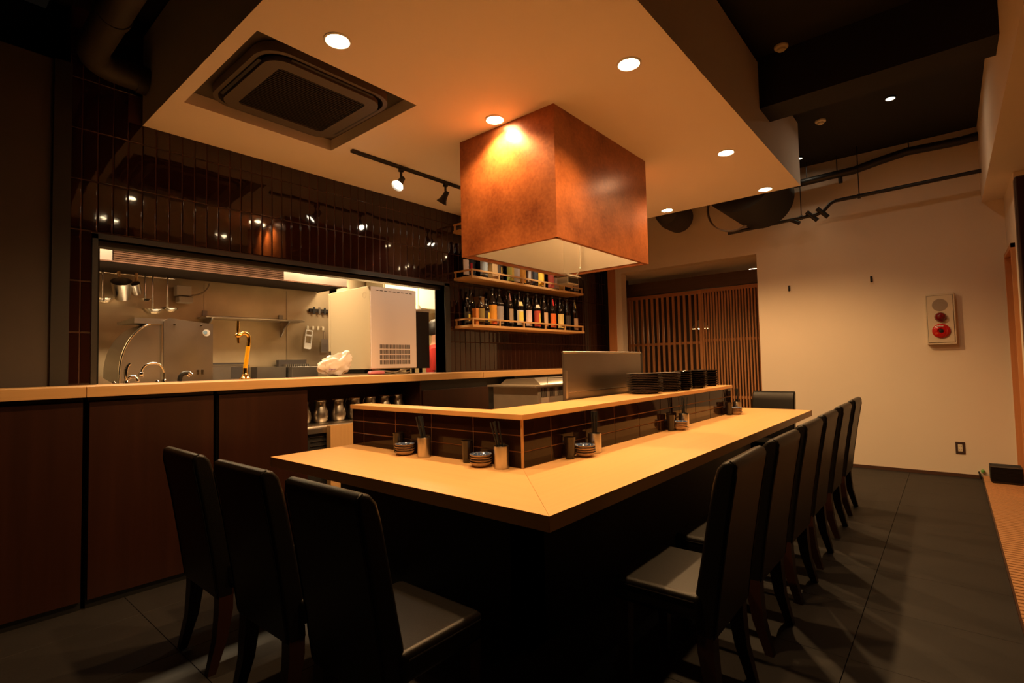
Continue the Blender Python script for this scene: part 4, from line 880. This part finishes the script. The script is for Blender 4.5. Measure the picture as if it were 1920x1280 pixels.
t = thing('hand_shower', 'small black hand spray lying on the hatch sill', 'spray tap', (1.375, 4.40, WT)); bm = B(); tube(bm, bez((-.03, 0, 0), (-.03, 0, .07), (.03, 0, .06), 8), [.016] * 5 + [.018] * 4, 10); obj('body', bm, 'black_metal', t); bm = B(); tube(bm, [(.026, 0, .06), (.045, 0, .045)], .019, 12); obj('nozzle', bm, 'chrome', t)
for x, lab in ((.94, 'small chrome stud on the sill by the opening jamb'), (1.19, 'small chrome stud on the sill below the swan-neck tap')):
    t = thing('sill_stud', lab, 'fitting', (x, 4.36, WT)); bm = B(); lathe(bm, [(.010, 0), (.012, .006), (.007, .014), (.001, .016)], 14, cap1=False); obj('cap', bm, 'chrome', t)
# brass beer tower
t = thing('beer_tap', 'polished brass beer tower with a yellow column on the sill', 'beer tap', (1.80, 4.36, WT))
bm = B(); lathe(bm, [(.045, 0), (.045, .008), (.032, .016), (.024, .026), (.027, .036), (.019, .046), (.017, .09)], 28); obj('base', bm, 'brass', t)
bm = B(); tube(bm, [(0, 0, .085), (.022, -.004, .265)], .0165, 18); obj('column', bm, 'beer_yellow', t)
bm = B(); tube(bm, [(.022, -.004, .26), (.027, -.005, .30)] + [tuple(v) for v in bez((.028, -.005, .31), (.030, -.005, .375), (-.02, -.01, .37), 8)] + [(-.055, -.014, .355)], .0155, 16); obj('neck', bm, 'brass', t)
bm = B(); lathe(bm, [(.016, 0), (.022, .012), (.022, .026), (.012, .036)], 16, (-.062, -.015, .335)); tube(bm, [(-.06, -.015, .335), (-.058, -.015, .29)], [.012, .009], 12); obj('faucet', bm, 'brass', t)
bm = B(); tube(bm, [(-.062, -.015, .37), (-.063, -.015, .40), (-.062, -.015, .47)], [.008, .012, .010], 12); obj('handle', bm, 'brass', t)
# big white appliance
A = thing('countertop_appliance', 'large cream-white kitchen appliance with its vented back to the room', 'appliance', (2.953, 4.30, WT))
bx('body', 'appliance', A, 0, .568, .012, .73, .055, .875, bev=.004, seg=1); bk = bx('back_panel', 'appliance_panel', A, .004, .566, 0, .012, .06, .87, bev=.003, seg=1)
bx('door', 'appliance', A, .0, .568, .735, .775, .25, .87, bev=.006); bx('door_gap', 'soot_shade', A, .005, .563, .73, .735, .25, .86)
for r_ in range(4):
    for k in range(26): bx('vent_slot', 'soot_shade', bk, .105 + k * .0146, .1125 + k * .0146, -.002, .004, .10 + r_ * .052, .142 + r_ * .052)
for k in range(9): bx('vent_slot', 'soot_shade', bk, .06 + k * .052, .094 + k * .052, -.002, .003, .832, .838)
for x in (.05, .5):
    for y in (.06, .66): bm = B(); cyl(bm, (x, y, 0), .022, .056, 14); obj('foot', bm, 'dark_plastic', A)
bx('drip_tray', 'dark_plastic', A, .06, .5, .2, .6, .012, .056); bx('handle', 'dark_plastic', A, -.03, .0, .66, .74, .085, .125); bx('notice', 'white', A, -.0015, 0, .50, .60, .12, .19); nt_ = bx('rating_plate', 'tan_grey', A, -.0015, 0, .45, .60, .075, .105)
bm = B(); ringmesh(bm, arc((.10, .79), .03, 0, 2 * PI, 24)[:-1], arc((.10, .79), .028, 0, 2 * PI, 24)[:-1], 0, .001)
for v in bm.verts: v.co = Vector((-.0005 - v.co.z, v.co.x, v.co.y))
obj('round_mark', bm, 'tan_grey', A)
bm = B(); tube(bm, [(.03, .03, .05), (.12, -.01, .035), (.25, -.015, .012), (.38, -.01, .04), (.48, .02, .05)], .007, 8); tube(bm, [(.06, .03, .05), (.2, .0, .03), (.42, .0, .012), (.5, .04, .02)], .006, 8); obj('cable', bm, 'cable', A)
t = thing('pink_cloth', 'folded pink cloth tucked under the cream appliance', 'cloth', (2.95, 4.27, WT)); bm = B(); box(bm, -.03, .14, -.01, .05, 0, .035, bev=.015, seg=3); obj('fold', bm, 'pink', t)
t = thing('tall_machine', 'tall black machine with pale lid behind the cream appliance', 'machine', (3.76, 4.62, WT)); bx('body', 'charcoal', t, 0, .215, 0, .3, .05, .70, bev=.004, seg=1); bx('lid', 'white', t, -.004, .219, -.004, .304, .70, .725); bm = B(); cyl(bm, (.16, .1, 0), .02, .05, 12); obj('foot', bm, 'dark_plastic', t); bm = B(); cyl(bm, (.05, .1, 0), .02, .05, 12); obj('foot', bm, 'dark_plastic', t)
bx('stand', 'steel_dark', t, -.1, .3, -.12, .5, -WT, -.001)
# plastic bag heap
t = thing('plastic_bag', 'crumpled white plastic bag leaning on the cream appliance', 'bag', (2.62, 4.40, WT))
bm = B(); bmesh.ops.create_icosphere(bm, subdivisions=4, radius=1)
rd = random.Random(5)
from mathutils import noise
for v in bm.verts:
    d = v.co.normalized(); n_ = noise.noise(d * 2.3 + Vector((3, 1, 2))) * .28 + noise.noise(d * 6) * .12
    v.co = Vector((d.x * .165 * (1 + n_) + .02 * max(0, d.z) * 2.2, d.y * .055 * (1 + n_), .10 + d.z * .10 * (1 + n_) + .08 * max(0, d.x) * max(0, d.z + .3)))
    v.co.z = max(v.co.z, .001)
bg = obj('bag_body', bm, 'bag_white', t)
bm = B()
for k in range(6): box(bm, -.09 + k * .012, -.082 + k * .012, -.062, -.058, .055 + .004 * (k % 2), .068)
obj('print', bm, 'violet_print', bg)
# utensils on hooks at the right of the steel wall
def khook(x, lab): 
    t = thing('adhesive_hook', lab, 'hook', (x, 5.895, 1.79), 0, 'white adhesive hooks'); bx('pad', 'cream', t, -.014, .014, -.008, 0, -.02, .03, bev=.003, seg=1); bm = B(); tube(bm, [(0, -.008, -.01), (0, -.02, -.025), (0, -.026, -.01)], .003, 6); obj('prong', bm, 'cream', t)
for x, lab in ((3.155, 'white adhesive hook above the mandoline slicer'), (3.225, 'second white adhesive hook after the slicer'), (3.29, 'third white adhesive hook after the slicer'), (3.355, 'white adhesive hook holding the grater')): khook(x, lab)
t = thing('mandoline_slicer', 'white mandoline slicer hanging from a hook', 'slicer', (3.165, 5.875, 1.77)); 
bm = B(); ringmesh(bm, rrect(.045, .115, .015, 3), rrect(.034, .10, .01, 3), 0, .012)
for v in bm.verts: v.co = Vector((v.co.x, v.co.z - .012, v.co.y - .115))
o = obj('frame', bm, 'white', t, None, (0, .12, 0)); bm = B(); box(bm, -.034, .034, -.010, -.002, -.075, -.055); box(bm, -.034, .034, -.010, -.002, -.215, -.16); o2 = obj('plate', bm, 'white', o); bm = B(); box(bm, -.032, .032, -.013, -.010, -.156, -.148); obj('blade', bm, 'steel_dark', o)
t = thing('grater', 'small steel grater with round holes on the last hook', 'grater', (3.36, 5.875, 1.77)); bm = B(); ringmesh(bm, rrect(.012, .05, .01, 3), rrect(.009, .047, .008, 3), 0, .003)
for v in bm.verts: v.co = Vector((v.co.x, v.co.z - .006, v.co.y - .06))
obj('handle', bm, 'chrome', t); gp = bx('plate', 'steel', t, -.042, .05, -.008, -.004, -.27, -.11)
bm = B()
for i in range(5):
    for j in range(6): cyl(bm, (-.03 + i * .016, -.0085, -.25 + j * .016), .004, .001, 8, 1)
obj('hole_pattern', bm, 'soot_shade', gp)
t = thing('knife_rack', 'black magnetic rack with knives on the steel wall', 'rack', (3.25, 5.86, 2.0)); bx('bar', 'soot_shade', t, -.08, .28, 0, .03, -.01, .03); 
for k in range(4): bx('knife', 'steel_dark' if k % 2 else 'dark_plastic', t, -.04 + k * .07, -.015 + k * .07, -.006, 0, -.035, .05)
# right-hand part of the kitchen: cream cupboard, cup, person
t = thing('wall_cupboard', 'cream wall cupboard high in the kitchen corner', 'cupboard', (4.3, 5.95, 2.15)); bx('body', 'kitchen_cream', t, 0, 1.2, 0, .4, 0, .55); bx('door', 'kitchen_cream', t, .01, .59, -.02, 0, .01, .54, bev=.003, seg=1); bx('door', 'kitchen_cream', t, .61, 1.19, -.02, 0, .01, .54, bev=.003, seg=1)
t = thing('white_mug', 'small white mug on top of the black machine', 'mug', (3.885, 4.72, WT + .725)); bm = B(); lathe(bm, [(.026, 0), (.03, .004), (.031, .055), (.028, .055), (.027, .006), (.001, .006)], 20, cap1=False); obj('cup', bm, 'white', t); bm = B(); tube(bm, [(.03, 0, .045), (.05, 0, .04), (.05, 0, .018), (.03, 0, .012)], .004, 8); obj('handle', bm, 'white', t)
bx('post', 'old_post', pw, .0, .001, 0, .001, 2.45, 2.451) if False else None

# cook, mostly hidden behind the black machine: back turned, dark hair, red shirt
def cook(x, y, rz):
    t = thing('person', 'person in a red shirt turned away in the kitchen', 'person', (x, y, 0), rz)
    me = bpy.data.meshes.new('body')
    V = [(0, 0, .98), (0, 0, 1.12), (0, .01, 1.32), (0, .02, 1.50), (0, .015, 1.60), (0, .0, 1.70), (0, -.01, 1.80),
         (.19, .02, 1.50), (.24, -.02, 1.22), (.20, -.20, 1.05), (.17, -.28, 1.03), (-.19, .02, 1.50), (-.24, -.02, 1.22), (-.20, -.20, 1.05), (-.17, -.28, 1.03),
         (.09, 0, .92), (.10, -.01, .50), (.10, .01, .08), (.10, -.12, .035), (-.09, 0, .92), (-.10, -.01, .50), (-.10, .01, .08), (-.10, -.12, .035)]
    Ed = [(0, 1), (1, 2), (2, 3), (3, 4), (4, 5), (5, 6), (3, 7), (7, 8), (8, 9), (9, 10), (3, 11), (11, 12), (12, 13), (13, 14), (0, 15), (15, 16), (16, 17), (17, 18), (0, 19), (19, 20), (20, 21), (21, 22)]
    rad = [.135, .125, .15, .13, .055, .09, .085, .06, .048, .036, .038, .06, .048, .036, .038, .095, .065, .042, .04, .095, .065, .042, .04]
    me.from_pydata(V, Ed, []); o = bpy.data.objects.new('body', me); C.objects.link(o); o.parent = t
    mo = o.modifiers.new('skin', 'SKIN'); mo.use_smooth_shade = True
    for i, sv in enumerate(me.skin_vertices[0].data): sv.radius = (rad[i], rad[i] * (.78 if i in (0, 1, 2, 3) else 1)); sv.use_root = (i == 0)
    o.modifiers.new('sub', 'SUBSURF').levels = 2; o.modifiers['sub'].render_levels = 2
    me.materials.append(MATS['skin'])
    bm = B(); lathe(bm, [(.150, .98), (.150, 1.15), (.172, 1.34), (.165, 1.50), (.10, 1.575), (.062, 1.59)], 28, cap0=False, cap1=False)
    for v in bm.verts: v.co.x *= 1.18; v.co.y = v.co.y * .84 + .012
    for s in (-1, 1): tube(bm, [(s * .12, .02, 1.515), (s * .20, .018, 1.49), (s * .235, .0, 1.36), (s * .245, -.015, 1.25)], [.07, .076, .068, .066], 14, cap=False)
    obj('shirt', bm, 'red_cloth', t)
    bm = B(); lathe(bm, [(.140, .30), (.165, .6), (.158, .92), (.152, 1.02)], 28, cap0=False, cap1=False)
    for v in bm.verts: v.co.x *= 1.2; v.co.y *= .92
    obj('apron', bm, 'white', t)
    bm = B(); bmesh.ops.create_uvsphere(bm, u_segments=24, v_segments=16, radius=.112)
    for v in bm.verts: v.co = Vector((v.co.x * .92, v.co.y * 1.02 + .018, v.co.z * 1.12 + 1.80))
    bmesh.ops.delete(bm, geom=[v for v in bm.verts if v.co.z < 1.70 or (v.co.y < -.055 and v.co.z < 1.83)], context='VERTS'); obj('hair', bm, 'hair', t)
    bm = B()
    for s in (-1, 1): bmesh.ops.create_uvsphere(bm, u_segments=10, v_segments=8, radius=.010, matrix=Matrix.Translation((s * .034, -.098, 1.765)))
    obj('eyes', bm, 'ink', t)
    bm = B(); bmesh.ops.create_cone(bm, segments=8, radius1=.018, radius2=.006, depth=.05, matrix=Matrix.Translation((0, -.108, 1.735))); obj('nose', bm, 'skin', t)
    for s in (-1, 1):
        for k in range(5):
            bm = B(); xx = s * (.17 + (k - 2) * .012); L_ = (.055, .068, .073, .066, .05)[k]
            tube(bm, [(xx, -.30, 1.03), (xx, -.30 - L_ * .55, 1.025), (xx, -.30 - L_, 1.0)], [.009, .0085, .007], 8); obj('finger', bm, 'skin', t)
cook(4.60, 5.20, PI * .25)

# kitchen lamps
def strip(x, y, L, lab, power):
    t = thing('strip_light', lab, 'strip light', (x, y, 2.75)); bx('housing', 'white', t, -L / 2, L / 2, -.06, .06, -.04, 0); bm = B(); tube(bm, [(-L / 2 + .02, 0, -.06), (L / 2 - .02, 0, -.06)], .014, 10); obj('tube', bm, 'tube_on', t)
    l = bpy.data.lights.new('strip_light_beam', 'AREA'); l.shape = 'RECTANGLE'; l.size = L; l.size_y = .08; l.energy = power; l.color = KWARM
    o = bpy.data.objects.new('strip_light_beam', l); C.objects.link(o); o.location = (x, y, 2.66)
strip(1.5, 4.85, 1.2, 'kitchen strip light above the taps', P_KITCH); strip(3.1, 4.85, 1.2, 'kitchen strip light above the cream appliance', P_KITCH); strip(4.7, 5.5, 1.0, 'kitchen strip light above the cook', P_KITCH * .7)
